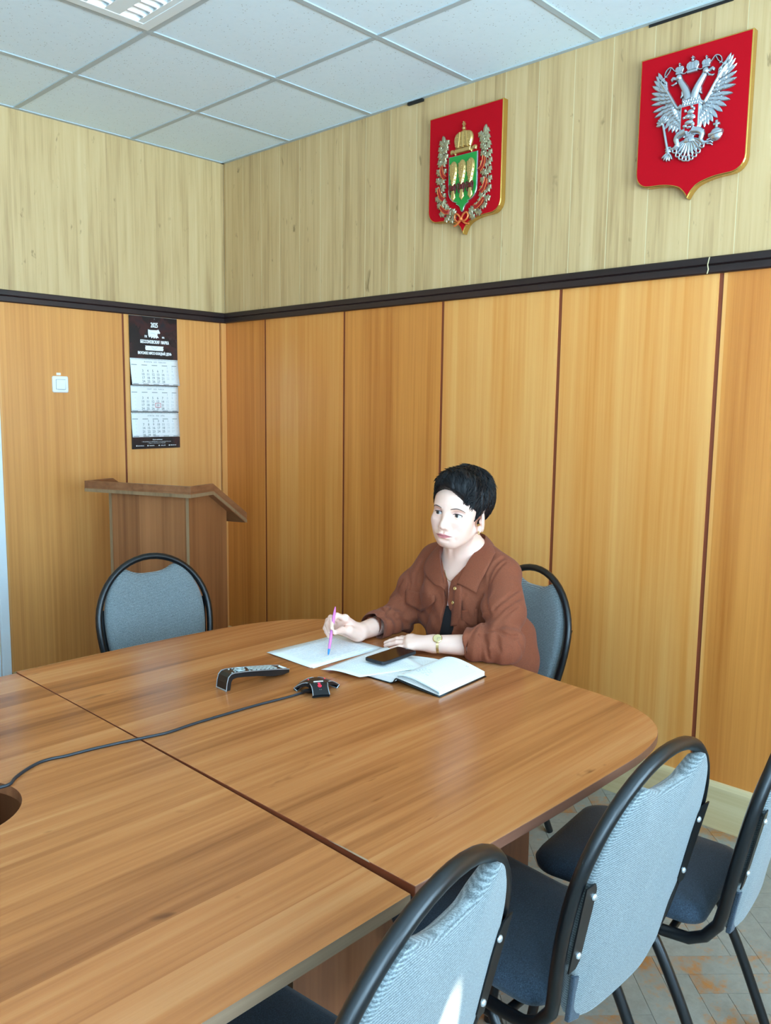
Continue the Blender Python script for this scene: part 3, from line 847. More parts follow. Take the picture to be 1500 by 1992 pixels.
# ------------------------------------------------------------------ wall calendar (wall_left, reading direction is -x)
def calendar():
    xl, xr, zt = 0.622, 0.328, 1.990
    W = xl - xr
    t = thing('wall_calendar', 'quarterly wall calendar for 2025 with a black header, three white month sheets', 'calendar', ((xl + xr) / 2, 0.004, 1.30))
    cx = (xl + xr) / 2
    def Tat(y, dx=0.0, tilt=0.0):
        return lambda u, v, h: (cx - u - dx, y + h + tilt * max(0, -v), zt + v)
    m = MT('dark_meat_photo_print')
    v = m.coord((9, 9, 9))
    n1 = m.noise(v, 1.0, 5.0, 0.6, 0.8)
    vor = m.n('ShaderNodeTexVoronoi', {'Vector': m.coord((11, 11, 11)), 'Scale': 1.0}, feature='SMOOTH_F1').outputs['Distance']
    col = m.ramp(m.math('MULTIPLY_ADD', vor, 0.4, m.math('MULTIPLY', n1, 0.75)), [(0.30, srgb(10, 9, 12)), (0.54, srgb(24, 17, 19)), (0.66, srgb(58, 26, 26)), (0.78, srgb(26, 30, 38))])
    m.set(Base_Color=col, Roughness=0.25)
    dark = m.mat
    h = 0.225
    mb = MB(); mb.prism([(-W / 2, 0), (W / 2, 0), (W / 2, -h), (-W / 2, -h)], 0.0, 0.0015, T=Tat(0.004))
    hd = mb.build('header_panel', dark, t)
    mb = MB(); mb.prism([(-W / 2, -0.001), (W / 2, -0.001), (W / 2, 0.0006), (-W / 2, 0.0006)], 0.0, 0.002, T=Tat(0.004)); mb.build('top_strip', M['print_grey'], hd)
    T = Tat(0.0057)
    for nm, txt, u, v, sz, bo, sx in (('year', '2025', 0.005, -0.045, 0.036, .0012, .62), ('brand_name', 'БЕССОНОВСКАЯ  МАРКА', 0.006, -0.136, 0.0235, .0011, .60),
                              ('slogan', 'ВКУСНОЕ МЯСО КАЖДЫЙ ДЕНЬ', 0.006, -0.197, 0.0195, .0010, .66), ('side_mark', 'ПК', -0.048, -0.108, 0.016, .0007, .7), ('side_mark', '1976', 0.058, -0.108, 0.013, .0007, .6)):
        mb = MB(); put_text(mb, txt, u, v, sz, T, bold=bo, sx=sx); mb.build(nm, M['print_white'], hd)
    # bull silhouette and banner
    mb = MB()
    bull = [(-.034, -.068), (-.02, -.071), (.018, -.070), (.030, -.066), (.034, -.072), (.041, -.084), (.034, -.089), (.026, -.086), (.022, -.096), (.032, -.112), (.024, -.110), (.014, -.116), (.010, -.108), (.002, -.117), (-.004, -.108), (-.014, -.116), (-.018, -.106), (-.028, -.112), (-.033, -.100), (-.034, -.085)]
    mb.prism(bull, 0.0, 0.0002, T=T)
    mb.build('bull_mark', M['print_white'], hd); mb = MB()
    ban = [(-.054, -.156), (-.050, -.162), (-.054, -.168), (-.050, -.181), (.056, -.181), (.060, -.170), (.056, -.166), (.060, -.156)]
    mb.prism(ban, 0.0, 0.0002, T=T)
    mb.build('banner', M['print_white'], hd)
    mb = MB(); mb.tube([T(-.018, -.158, .0004), T(.004, -.177, .0004), T(.024, -.158, .0004)], 0.0006, 4); mb.build('banner_line', M['print_grey'], hd)
    mb = MB(); mb.tube([T(-.02, -.088, .0004), T(-.002, -.087, .0004), T(.012, -.094, .0004)], 0.0005, 4); mb.build('bull_line', M['print_grey'], hd)
    # month sheets
    days = ['Январь']
    months = [('ФЕВРАЛЬ   2025   FEBRUARY', 5, 28, -0.226, 0.142, 0.010, 0.055), ('МАРТ   2025   MARCH', 5, 31, -0.373, 0.140, 0.0, 0.02), ('АПРЕЛЬ   2025   APRIL', 1, 30, -0.518, 0.134, 0.004, 0.04)]
    for mi, (name, first, nd, v0, hh, curl, lift) in enumerate(months):
        rows = []
        nr = 8
        y0 = 0.0066 - 0.0004 * mi
        def TS(u, v, h, y0=y0, v0=v0, hh=hh, curl=curl, lift=lift):
            k = max(0.0, min(1.0, (v0 - v) / hh))
            return (cx - u * 1.0 - 0.004 * mi * 0 - curl * k * 0.55, y0 + h + lift * hh * 1.2 * k ** 2, zt + v)
        for i in range(nr + 1):
            vv = v0 - hh * i / nr
            rows.append([TS(-W / 2 + W * j / 8, vv, 0.0) for j in range(9)])
        mb = MB(); mb.grid(rows)
        sh = mb.build('month_sheet', M['paper'], t, solid=0.0005, smooth=180)
        mb = MB()
        put_text(mb, name, 0.004, v0 - 0.018, 0.0105, lambda u, v, h: TS(u, v, h + 0.0006), sx=1.0)
        mb.build('month_heading', M['print_grey'], sh)
        for c in range(5):
            u0 = -W / 2 + 0.004 + c * 0.062
            for vv in (v0 - 0.0335, v0 - hh + 0.006):
                ww = 0.034 if c < 4 else 0.030
                mb = MB(); mb.add([TS(u0, vv, .0006), TS(u0 + ww, vv, .0006), TS(u0 + ww, vv - .0035, .0006), TS(u0, vv - .0035, .0006)], [(0, 1, 2, 3)])
                mb.build('printed_bar', M['print_grey'], sh)
        mb = MB()
        for k in range(34):
            u = -W / 2 + 0.008 + k * (W - 0.016) / 33
            mb.add([TS(u - .0018, v0 - .002, .0007), TS(u + .0018, v0 - .002, .0007), TS(u + .0018, v0 - .006, .0007), TS(u - .0018, v0 - .006, .0007)], [(0, 1, 2, 3)])
        mb.build('spiral_binding', M['print_grey'], sh)
        mb = MB(); wk = MB(); wn = (MB(), MB())
        cols = [-0.080 + 0.0305 * c for c in range(7)]
        r = 0; c = first
        for d in range(1, nd + 1):
            vv = v0 - 0.047 - r * 0.0192
            u = cols[c] + 0.004
            if r < 5: put_text(wk if c >= 5 else mb, str(d), u, vv, 0.0185, lambda a, b, h: TS(a, b, h + 0.0006), sx=0.95, bold=0.0004 if c < 5 else 0)
            c += 1
            if c == 7: c = 0; r += 1
        for q in range(5):
            put_text(wn[0], str(5 + mi * 4 + q), -0.122, v0 - 0.047 - q * 0.0192, 0.008, lambda a, b, h: TS(a, b, h + 0.0006))
            put_text(wn[1], str(6 + mi * 4 + q), 0.134, v0 - 0.047 - q * 0.0192, 0.008, lambda a, b, h: TS(a, b, h + 0.0006))
        mb.build('date_grid', M['print_grey'], sh)
        wk.build('weekend_dates', M['print_pale'], sh)
        for q in wn: q.build('week_numbers', M['print_pale'], sh)
        if mi == 1:
            u, vv = cols[3] + 0.004, v0 - 0.047 - 3 * 0.0192
            mb = MB()
            a, b, e = 0.0165, 0.0125, 0.002
            for (p0, p1, q0, q1) in ((-a, a, b - e, b), (-a, a, -b, -b + e), (-a, -a + e, -b, b), (a - e, a, -b, b)):
                mb.prism([(u + p0, vv + q0), (u + p1, vv + q0), (u + p1, vv + q1), (u + p0, vv + q1)], 0.0012, 0.0022, T=lambda p, q, h: TS(p, q, h))
            mb.build('date_marker', M['print_red'], t)
    # footer
    v0 = -0.655
    mb = MB(); mb.prism([(-W / 2, v0), (W / 2 + .006, v0), (W / 2 + .006, v0 - 0.060), (-W / 2, v0 - 0.062)], 0.0, 0.0012, T=Tat(0.0045))
    mb.prism([(-W / 2, v0 + 0.44), (W / 2, v0 + 0.44), (W / 2, v0), (-W / 2, v0)], 0.0, 0.0008, T=Tat(0.0042))
    ft = mb.build('footer_panel', dark, t)
    mb = MB()
    T = Tat(0.0061)
    put_text(mb, 'Наши магазины', 0.01, v0 - 0.012, 0.0080, T, bold=0.0002)
    put_text(mb, 'г. Бессоновка, ул. Центральная 1 а, ул. Коммунистическая', 0.004, v0 - 0.023, 0.0064, T)
    put_text(mb, 'г. Пенза, ул. Калинина, ул. Минская', 0.004, v0 - 0.031, 0.0064, T)
    for k, u in enumerate((-0.098, -0.030, 0.040, 0.104)):
        mb.lathe([(0.0036, 0.0), (0.0036, 0.0002)], T(u - .021, v0 - .0445, 0), Matrix.Rotation(-PI / 2, 3, 'X'), 8)
        put_text(mb, ('bessmarka.ru', 'bessmarka', 'marka_58', '8 800 201 00')[k], u + 0.004, v0 - 0.0445, 0.0072, T, bold=0.0002)
    mb.build('footer_print', M['print_white'], ft)
    mb = MB(); mb.lathe([(0.0022, 0), (0.002, .0015), (0.0005, .0024)], T(0.006, -0.011 , -0.0005), Matrix.Rotation(-PI / 2, 3, 'X'), 8); mb.build('pin', M['silver'], t)
calendar()

# ------------------------------------------------------------------ light switch
def light_switch():
    cx, cz = 1.010, 1.611
    t = thing('light_switch', 'white single light switch on the veneer wall left of the calendar', 'light switch', (cx, 0, cz))
    def rr(a, r, n=5):
        return [(sx * (a - r) + r * math.cos(math.radians(q0 + 90 * k / n)), sy * (a - r) + r * math.sin(math.radians(q0 + 90 * k / n))) for sx, sy, q0 in ((1, 1, 0), (-1, 1, 90), (-1, -1, 180), (1, -1, 270)) for k in range(n + 1)]
    T = lambda u, v, h: (cx - u, h, cz + v)
    mb = MB(); mb.prism(rr(0.041, 0.008), 0.0, 0.011, T=T, chamfer=0.004); mb.build('frame', M['plastic'], t, smooth=30)
    mb = MB(); mb.prism(rr(0.0252, 0.002), 0.0105, 0.0113, T=T); mb.build('rocker_gap_shade', M['print_grey'], t)  # grey plate: the shade round the rocker put into its colour
    mb = MB(); mb.prism(rr(0.0235, 0.002), 0.0105, 0.0145, T=lambda u, v, h: T(u, v, h + (v * 0.06 if h > .012 else 0))); mb.build('rocker', M['plastic'], t, bevel=0.001)
    mb = MB(); mb.prism([(-.012, .046), (.010, .046), (.010, .058), (-.012, .058)], 0.0, 0.0008, T=lambda u, v, h: T(u - .004, v, h)); mb.build('inventory_sticker', M['paper'], t)
    mb = MB(); mb.prism([(-.016, -.0275), (.020, -.0275), (.020, -.0265), (-.016, -.0265)], 0.011, 0.0114, T=T); mb.build('indicator_slot', M['print_grey'], t)
light_switch()

# ------------------------------------------------------------------ armorial shields on wall_right (reading direction is +y)
def shield_outline(w, h, sh):
    """top edge at v = 0; shoulders at -sh; tip at -h"""
    r = 0.052
    pts = [(w, 0.0), (w, -(sh - r))]
    pts += [(w - r + r * math.cos(a), -(sh - r) - r * math.sin(a)) for a in np.linspace(0, PI / 2, 7)[1:]]
    pts += spline([(w - r, -sh), (w * .45, -sh - .004), (w * .20, -sh - .017), (w * .08, -sh - .036), (0.0, -h)], 5)[1:]
    return pts + [(-a, b) for a, b in pts[::-1][1:]]
def board(t, cy, zt, w=0.198, h=0.512, sh=0.447, th=0.032):
    T = lambda u, v, q: (q, cy + u, zt + v)
    out = shield_outline(w, h, sh)
    mb = MB(); mb.prism(out, 0.001, th, T=T, chamfer=0.0025)
    mb.build('gilt_edge', M['gold'], t)
    mb = MB(); mb.prism(inset(out, 0.0045) if sum(out[i][0] * out[(i + 1) % len(out)][1] - out[(i + 1) % len(out)][0] * out[i][1] for i in range(len(out))) > 0 else inset(out[::-1], 0.0045), th, th + 0.0008, T=T)
    mb.build('red_field', M['felt_red'], t)
    return T, th + 0.0008
def relief(mb, poly, T, h0, h1, ch=0.003):
    n = len(poly)
    area = sum(poly[i][0] * poly[(i + 1) % n][1] - poly[(i + 1) % n][0] * poly[i][1] for i in range(n))
    if area < 0: poly = poly[::-1]
    mb.prism(poly, h0, h1, T=T, chamfer=ch)
def leaf(base, ang, L, w, n=6):
    """pointed oval outline from base in direction ang"""
    c, s = math.cos(ang), math.sin(ang)
    prof = [(0, .25), (.2, .7), (.45, 1.0), (.7, .85), (.88, .5)]
    pts = [(L * a, w * b) for a, b in prof] + [(L, 0)] + [(L * a, -w * b) for a, b in prof[::-1]]
    return [(base[0] + x * c - y * s, base[1] + x * s + y * c) for x, y in pts]
def disc(c, rx, ry, n=14): return [(c[0] + rx * math.cos(2 * PI * k / n), c[1] + ry * math.sin(2 * PI * k / n)) for k in range(n)]
def crown(mb, T, c, s, h0, h1):
    X, Y = c
    P = lambda q: [(X + a * s, Y + b * s) for a, b in q]
    relief(mb, P([(-.9, -1.0), (.9, -1.0), (.95, -.55), (-.95, -.55)]), T, h0, h1, .001 * s * 40)
    relief(mb, P([(-.85, -.52), (.85, -.52), (1.15, .1), (1.05, .62), (.6, .92), (0, .8), (-.6, .92), (-1.05, .62), (-1.15, .1)]), T, h0, h1 * .9 + h0 * .1, .06 * s)
    for a in (-.55, 0, .55): relief(mb, P([(a - .1, -.5), (a + .1, -.5), (a + .13, .75), (a - .13, .75)]), T, h0, h1 + .001, .02 * s)
    relief(mb, P(disc((0, 1.05), .22, .22, 8)), T, h0, h1, .03 * s)
    relief(mb, P([(-.08, 1.2), (.08, 1.2), (.08, 1.38), (.26, 1.38), (.26, 1.54), (.08, 1.54), (.08, 1.74), (-.08, 1.74), (-.08, 1.54), (-.26, 1.54), (-.26, 1.38), (-.08, 1.38)]), T, h0, h1, 0.01 * s)

def region_shield():
    t = thing('wall_shield', 'red wall shield with three golden sheaves on a green field', 'shield', (0, 1.792, 2.52), 0, 'red heraldic shields on the oak panelling')
    T, f = board(t, 1.792, 2.777)
    # green field, edge and sheaves
    w2, top, shd, tip = 0.0745, -0.187, 0.191, 0.232
    o = shield_outline(w2, tip, shd)
    o = [(u, v * (1.0) + top) for u, v in o]
    mb = MB(); relief(mb, [(u * 1.05, (v - top) * 1.025 + top + .002) for u, v in o], T, f, f + 0.008, 0.001); mb.build('silver_edge', M['silver_relief'], t)
    mb = MB(); relief(mb, o, T, f + .006, f + 0.0095, 0.0008); gf = mb.build('green_field', M['green'], t)
    f2 = f + .0095
    for u in (-0.047, 0.0, 0.046):
        mb = MB()
        c = (u, top - 0.058)
        body = spline([(u - .006, top - .128), (u - .012, top - .104), (u - .020, top - .066), (u - .018, top - .036), (u, top - .020), (u + .018, top - .036), (u + .020, top - .066), (u + .012, top - .104), (u + .006, top - .128)], 4)
        relief(mb, body, T, f2, f2 + 0.010, 0.006)
        for r in range(9):
            vv = top - 0.036 - r * 0.009
            for k in range(-2, 3):
                wv = 0.0075 * (1 if r < 5 else 1 - (r - 4) * .12)
                mb.ball(T(u + k * wv * .95 + (.5 * wv * (r % 2) - .25 * wv), vv, f2 + 0.0095 - abs(k) * .0016), 0.0036, 6, sc=(.7, 1, 1.3))
        relief(mb, [(u - .007, top - .140), (u + .007, top - .140), (u + .013, top - .172), (u, top - .186), (u - .013, top - .172)], T, f2, f2 + .007, 0.003)
        s = mb.build('golden_sheaf', M['gold_relief'], t, smooth=40)
        mb = MB()
        relief(mb, [(u - .012, top - .122), (u + .012, top - .122), (u + .012, top - .142), (u - .012, top - .142)], T, f2, f2 + .010, .002)
        for sgn in (-1, 1):
            mb.tube(spline([T(u, top - .132, f2 + .010), T(u + sgn * .014, top - .118, f2 + .010), T(u + sgn * .019, top - .132, f2 + .008), T(u + sgn * .012, top - .156, f2 + .006)], 4), 0.0026, 6)
        mb.build('claret_tie', M['claret'], s)
    mb = MB()
    relief(mb, [(-.040, -.176), (.040, -.176), (.043, -.160), (-.043, -.160)], T, f, f + .014, .002)
    relief(mb, spline([(-.040, -.158), (-.050, -.125), (-.040, -.098), (-.014, -.090), (0, -.086), (.014, -.090), (.040, -.098), (.050, -.125), (.040, -.158)], 4), T, f, f + .014, .006)
    for u in (-.024, 0, .024): relief(mb, [(u - .004, -.158), (u + .004, -.158), (u * .7 + .004, -.094), (u * .7 - .004, -.094)], T, f, f + .017, .001)
    for r in range(3):
        for k in range(-4, 5): mb.ball(T(k * .0095, -.112 - r * .018, f + .0135), 0.0028, 6)
    relief(mb, disc((0, -.079), .007, .007, 8), T, f, f + .012, .002)
    relief(mb, [(-.002, -.072), (.002, -.072), (.002, -.064), (.006, -.064), (.006, -.060), (.002, -.060), (.002, -.052), (-.002, -.052), (-.002, -.060), (-.006, -.060), (-.006, -.064), (-.002, -.064)], T, f, f + .012, .0005)
    for sgn in (-1, 1):
        relief(mb, [(sgn * a, b) for a, b in spline([(.036, -.172), (.055, -.158), (.070, -.160), (.068, -.176), (.052, -.172), (.044, -.184)], 3)], T, f, f + .010, .003)
    mb.build('golden_crown', M['gold_relief'], t, smooth=40)
    # oak wreath: lobed leaves climbing both sides, then ribbon turns
    lv = MB()
    rnd = random.Random(5)
    for sgn in (-1, 1):
        stem = spline([(0.03, -.435), (0.085, -.420), (.118, -.370), (.124, -.30), (.122, -.23), (.116, -.17), (.108, -.125)], 6)
        lv.tube([T(sgn * a, b, f + .004) for a, b in stem], 0.003, 6)
        k = 0
        for q in range(1, len(stem) - 1, 3):
            (a, b), (a2, b2) = stem[q], stem[min(q + 1, len(stem) - 1)]
            ang = math.atan2(b2 - b, a2 - a)
            for side in (-1, 1):
                A = ang + side * (0.75 + rnd.uniform(-.15, .15))
                L = 0.040
                ts = np.linspace(0, 1, 15)
                ww = .0125 * np.sin(PI * np.clip(ts * .92 + .05, 0, 1)) ** .7 * (1 + .38 * np.sin(ts * 6 * PI + .6))
                up = [(L * x, y) for x, y in zip(ts, ww)]; dn = [(L * x, -y) for x, y in zip(ts[::-1], ww[::-1])]
                c_, s_ = math.cos(A), math.sin(A)
                relief(lv, [(sgn * (a + x * c_ - y * s_), b + x * s_ + y * c_) for x, y in up + dn[1:-1]], T, f, f + .007 + .002 * (side > 0), .0022)
                lv.tube([T(sgn * (a + x * c_), b + x * s_, f + .0075 + .002 * (side > 0)) for x in (0, L * .5, L * .9)], .0012, 5)
            k += 1
        a, b = stem[-1]; relief(lv, leaf((sgn * a, b), math.radians(90 - sgn * 12), .04, .010), T, f, f + .008, .003)
    lv.build('oak_wreath', M['pewter'], t, smooth=60)
    for sgn in (-1, 1):
        for (u, v, ang, L) in ((.110, -.245, 55, .056), (.120, -.335, 50, .058), (.095, -.405, 20, .056)):
            a = math.radians(ang); c_, s_ = math.cos(a), math.sin(a)
            pts = [(-L * .5, -.008), (-L * .2, -.012), (L * .2, -.006), (L * .5, .006), (L * .5, .018), (L * .2, .010), (-L * .2, .004), (-L * .5, .010)]
            poly = [(sgn * (u + x * c_ - y * s_), v + x * s_ + y * c_) for x, y in pts]
            mb = MB(); relief(mb, poly, T, f, f + .015, .001); rb = mb.build('red_ribbon', M['ribbon'], t)
            n = len(poly)
            mb = MB()
            for lo, hi in ((0, 4), (4, 8)): mb.tube([T(p[0], p[1], f + .0152) for p in poly[lo:hi]], 0.0016, 5)
            mb.build('ribbon_border', M['ribbon_gold'], rb)
    mb = MB()
    for sgn in (-1, 1):
        mb.tube(spline([T(0, -.452, f + .012), T(sgn * .014, -.434, f + .014), T(sgn * .030, -.428, f + .012), T(sgn * .036, -.446, f + .010), T(sgn * .018, -.462, f + .012), T(0, -.452, f + .012)], 4), 0.0042, 6)
        mb.tube(spline([T(0, -.455, f + .010), T(sgn * .022, -.472, f + .010), T(sgn * .040, -.476, f + .008)], 4), 0.0045, 6)
    mb.ball(T(0, -.452, f + .012), .009, 8)
    mb.build('ribbon_bow', M['ribbon_gold'], t, smooth=60)
region_shield()

def eagle_shield():
    t = thing('wall_shield', 'brighter red wall shield with a silver double-headed eagle', 'shield', (0, 2.789, 2.51), 0, 'red heraldic shields on the oak panelling')
    T, f = board(t, 2.789, 2.760, w=0.197, h=0.505, sh=0.445)
    S = M['silver_relief']
    for sgn in (-1, 1):
        # wing: an arm and three rows of feathers fanning outwards and down
        mb = MB()
        arm = spline([(.034, -.190), (.046, -.198), (.056, -.186), (.066, -.170), (.084, -.140), (.104, -.110), (.118, -.092)], 5)
        mb.tube([T(sgn * a, b, f + .006) for a, b in arm], [.006] * (len(arm) - 4) + [.005, .004, .003, .002], 7)
        line = spline([(.104, -.108), (.092, -.142), (.076, -.178), (.060, -.208), (.046, -.232)], 8)
        relief(mb, [(sgn * a, b) for a, b in [(.040, -.198), (.062, -.180), (.108, -.100), (.112, -.120), (.092, -.190), (.060, -.240), (.042, -.236)]], T, f, f + .004, .002)
        nF = 15
        for row, (Lr, wr, hz, sh) in enumerate(((1.0, .0078, .006, 0.0), (.60, .0072, .0085, .006), (.34, .0062, .0110, .012))):
            for k in range(nF):
                s_ = k / (nF - 1)
                q = line[int(s_ * (len(line) - 1))]
                ang = math.radians(64 - 148 * s_)
                L = (.046 + .022 * math.sin(PI * (s_ * .85 + .12))) * Lr
                base = (sgn * (q[0] - sh), q[1] - sh * .3)
                relief(mb, leaf(base, ang if sgn > 0 else PI - ang, L, wr), T, f, f + hz, .0026)
        mb.build('eagle_wing', S, t)
        # neck, head, beak, ribbon
        mb = MB()
        neck = spline([(.010, -.178), (.018, -.150), (.030, -.128), (.040, -.112), (.044, -.100)], 5)
        mb.tube([T(sgn * a, b, f + .006) for a, b in neck], list(np.linspace(.016, .009, len(neck))), 8)
        mb.ball(T(sgn * .047, -.098, f + .007), .0125, 8)
        relief(mb, [(sgn * a, b) for a, b in [(.055, -.094), (.070, -.088), (.078, -.096), (.074, -.104), (.068, -.099), (.055, -.104)]], T, f, f + .009, .0015)
        relief(mb, [(sgn * a, b) for a, b in [(.055, -.106), (.066, -.112), (.078, -.114), (.070, -.119), (.054, -.114)]], T, f, f + .007, .001)
        for k in range(4):
            a = math.radians(-60 - 22 * k); relief(mb, leaf((sgn * (.026 + .004 * k), -.150 + .012 * k), a if sgn > 0 else PI - a, .022, .004), T, f, f + .012, .0015)
        mb.build('eagle_head', S, t, smooth=50)
        mb = MB(); crown(mb, T, (sgn * .047, -.072), .0135, f, f + .011); mb.build('small_crown', S, t)
        mb = MB()
        mb.tube(spline([T(sgn * .012, -.076, f + .005), T(sgn * .030, -.088, f + .006), T(sgn * .062, -.072, f + .006), T(sgn * .078, -.056, f + .006), T(sgn * .094, -.062, f + .005), T(sgn * .100, -.078, f + .005), T(sgn * .092, -.084, f + .005)], 5), .0045, 6, squash=.5)
        mb.tube(spline([T(sgn * .078, -.056, f + .004), T(sgn * .088, -.074, f + .005), T(sgn * .104, -.086, f + .004)], 4), .004, 6, squash=.5)
        mb.build('crown_ribbon', S, t, smooth=60)
        # leg with clutching foot
        mb = MB()
        leg = spline([(.012, -.282), (.034, -.288), (.046, -.300), (.042, -.318), (.052, -.330), (.066, -.330)] , 5)
        mb.tube([T(sgn * a, b, f + .006) for a, b in leg], list(np.linspace(.015, .0045, len(leg))), 8)
        for k in range(5):
            a = math.radians(-10 + 40 * k); relief(mb, leaf((sgn * .036, -.298), a if sgn > 0 else PI - a, .020, .005), T, f, f + .012, .002)
        for k in (-1, 0, 1): mb.tube([T(sgn * .064, -.330 + k * .006, f + .006), T(sgn * .078, -.330 + k * .009, f + .008), T(sgn * .084, -.336 + k * .008, f + .005)], .003, 6)
        mb.build('eagle_leg', S, t, smooth=50)
    mb = MB()
    relief(mb, spline([(-.038, -.196), (-.026, -.176), (0, -.166), (.026, -.176), (.038, -.196), (.044, -.250), (.030, -.292), (0, -.304), (-.030, -.292), (-.044, -.250)], 4, True), T, f, f + .009, .004)
    for r in range(4):
        for k in range(-3, 4): relief(mb, leaf((k * .009 + (r % 2) * .0045, -.168 - r * .011), -PI / 2, .018, .005), T, f, f + .012 - r * .0004, .002)
    mb.build('eagle_body', S, t)
    mb = MB()
    br = [(-.034, -.196), (.034, -.196), (.034, -.272), (.026, -.284), (.008, -.286), (0, -.293), (-.008, -.286), (-.026, -.284), (-.034, -.272)]
    relief(mb, br, T, f + .008, f + .0135, .0015)
    bs = mb.build('breast_shield', S, t)
    mb = MB(); relief(mb, inset(br[::-1], .0045), T, f + .013, f + .0139, .0003)
    mb.build('breast_field', M['felt_red'], bs)
    mb = MB()
    for (a, b, rx, ry) in ((.004, -.222, .013, .009), (-.014, -.216, .006, .006), (.016, -.214, .005, .007), (-.006, -.236, .012, .008), (.010, -.240, .012, .010), (-.018, -.238, .006, .005), (.0, -.256, .016, .008), (-.014, -.266, .009, .006), (.014, -.264, .008, .008), (.001, -.272, .010, .005), (.008, -.206, .006, .006)):
        mb.ball(T(a, b, f + .015), 1.0, 8, sc=(.005, rx, ry))
    mb.build('rider_relief', S, bs, smooth=60)
    # tail
    mb = MB()
    relief(mb, spline([(-.012, -.300), (.012, -.300), (.020, -.320), (-.020, -.320)], 3, True), T, f, f + .010, .003)
    for k in range(-5, 6):
        a = math.radians(-90 + k * 13); relief(mb, leaf((k * .002, -.306), a, .056 - .0006 * k * k + .008, .0058), T, f, f + .010 - abs(k) * .0006, .0028)
    for k in range(-4, 5):
        u, v = .011 * k * 1.1, -.372 + .0022 * k * k
        mb.tube(spline([T(u - .006, v + .008, f + .008), T(u - .007, v - .006, f + .009), T(u + .004, v - .010, f + .009), T(u + .007, v - .001, f + .009), T(u, v + .002, f + .009)], 4), .0028, 6)
    mb.build('eagle_tail', S, t, smooth=50)
    mb = MB(); crown(mb, T, (0, -.072), .0195, f, f + .013); mb.build('large_crown', S, t)
    # sceptre (left foot in the photo) and orb
    mb = MB()
    mb.tube([T(-.072, -.348, f + .007), T(-.098, -.240, f + .007)], [.0055, .0045], 8)
    for k in range(5):
        a = math.radians(-90 - 13 + (k - 2) * 22); relief(mb, leaf((-.073, -.340), a, .030, .005), T, f, f + .010, .002)
    relief(mb, disc((-.075, -.335), .010, .008, 10), T, f, f + .011, .003)
    for k in range(7):
        a = math.radians(180 - 26 * k + 10); relief(mb, leaf((-.099, -.238), a, .026, .0055), T, f, f + .010, .002)
    mb.build('sceptre', S, t, smooth=50)
    mb = MB()
    mb.ball(T(.094, -.312, f + .006), .0225, 12, sc=(.5, 1, 1))
    relief(mb, [(.071, -.308), (.117, -.300), (.117, -.310), (.071, -.318)], T, f, f + .019, .002)
    relief(mb, [(.090, -.290), (.098, -.290), (.098, -.282), (.105, -.282), (.105, -.275), (.098, -.275), (.098, -.266), (.090, -.266), (.090, -.275), (.083, -.275), (.083, -.282), (.090, -.282)], T, f, f + .010, .001)
    mb.build('orb', S, t, smooth=50)
eagle_shield()
# ------------------------------------------------------------------ things on the table
ZE, ZM = 0.7502, 0.7492
# stack of two loose sheets under the pen
def sheets():
    t = thing('paper_sheets', 'flat A4 sheets with pen notes under the pink pen', 'paper', (1.2, 2.25, ZE))
    c = [onz(518.5, 1271, ZE), onz(605.5, 1301, ZE), onz(765, 1263, ZE), onz(666, 1237, ZE)]
    a, b = Vector(c[0]), Vector(c[1])
    e1 = (b - a).normalized(); L1 = 0.210
    e2 = Vector((e1.y, -e1.x, 0)) if Vector((e1.y, -e1.x, 0)).x < 0 else Vector((-e1.y, e1.x, 0))
    L2 = 0.297
    def sheet(off, rot, z, name, parent):
        R = Matrix.Rotation(rot, 3, 'Z')
        rows = [[a + R @ (e1 * (L1 * i / 6) + e2 * (L2 * j / 8)) + Vector((off[0], off[1], z - a.z + 0.0006 * math.sin(j * .9 + i))) for j in range(9)] for i in range(7)]
        mb = MB(); mb.grid(rows); return mb.build(name, M['paper'], parent, solid=0.0004, smooth=180)
    s2 = sheet((-.004, .006), 0.012, ZE + 0.0012, 'lower_sheet', t)
    s1 = sheet((0, 0), 0.0, ZE + 0.0030, 'upper_sheet', t)
    rnd = random.Random(2)
    mb = MB()
    zz = ZE + 0.0046
    for r in range(15):
        v = 0.02 + r * 0.0125
        u = 0.03 + rnd.uniform(0, .01)
        while u < (0.24 if r % 4 else 0.16):
            w = rnd.uniform(.012, .034)
            pts = []
            n = int(w / .0022)
            for k in range(n + 1):
                pts.append(a + e2 * (L2 - (u + w * k / n)) * 1.0 + e1 * (v + 0.0016 * math.sin(k * 2.4 + u * 300) * (0.5 + rnd.random())) + Vector((0, 0, zz - a.z)))
            if len(pts) > 1: mb.tube(pts, 0.00034, 3)
            u += w + rnd.uniform(.004, .012)
    mb.build('handwriting', M['ink'], s1)
sheets()

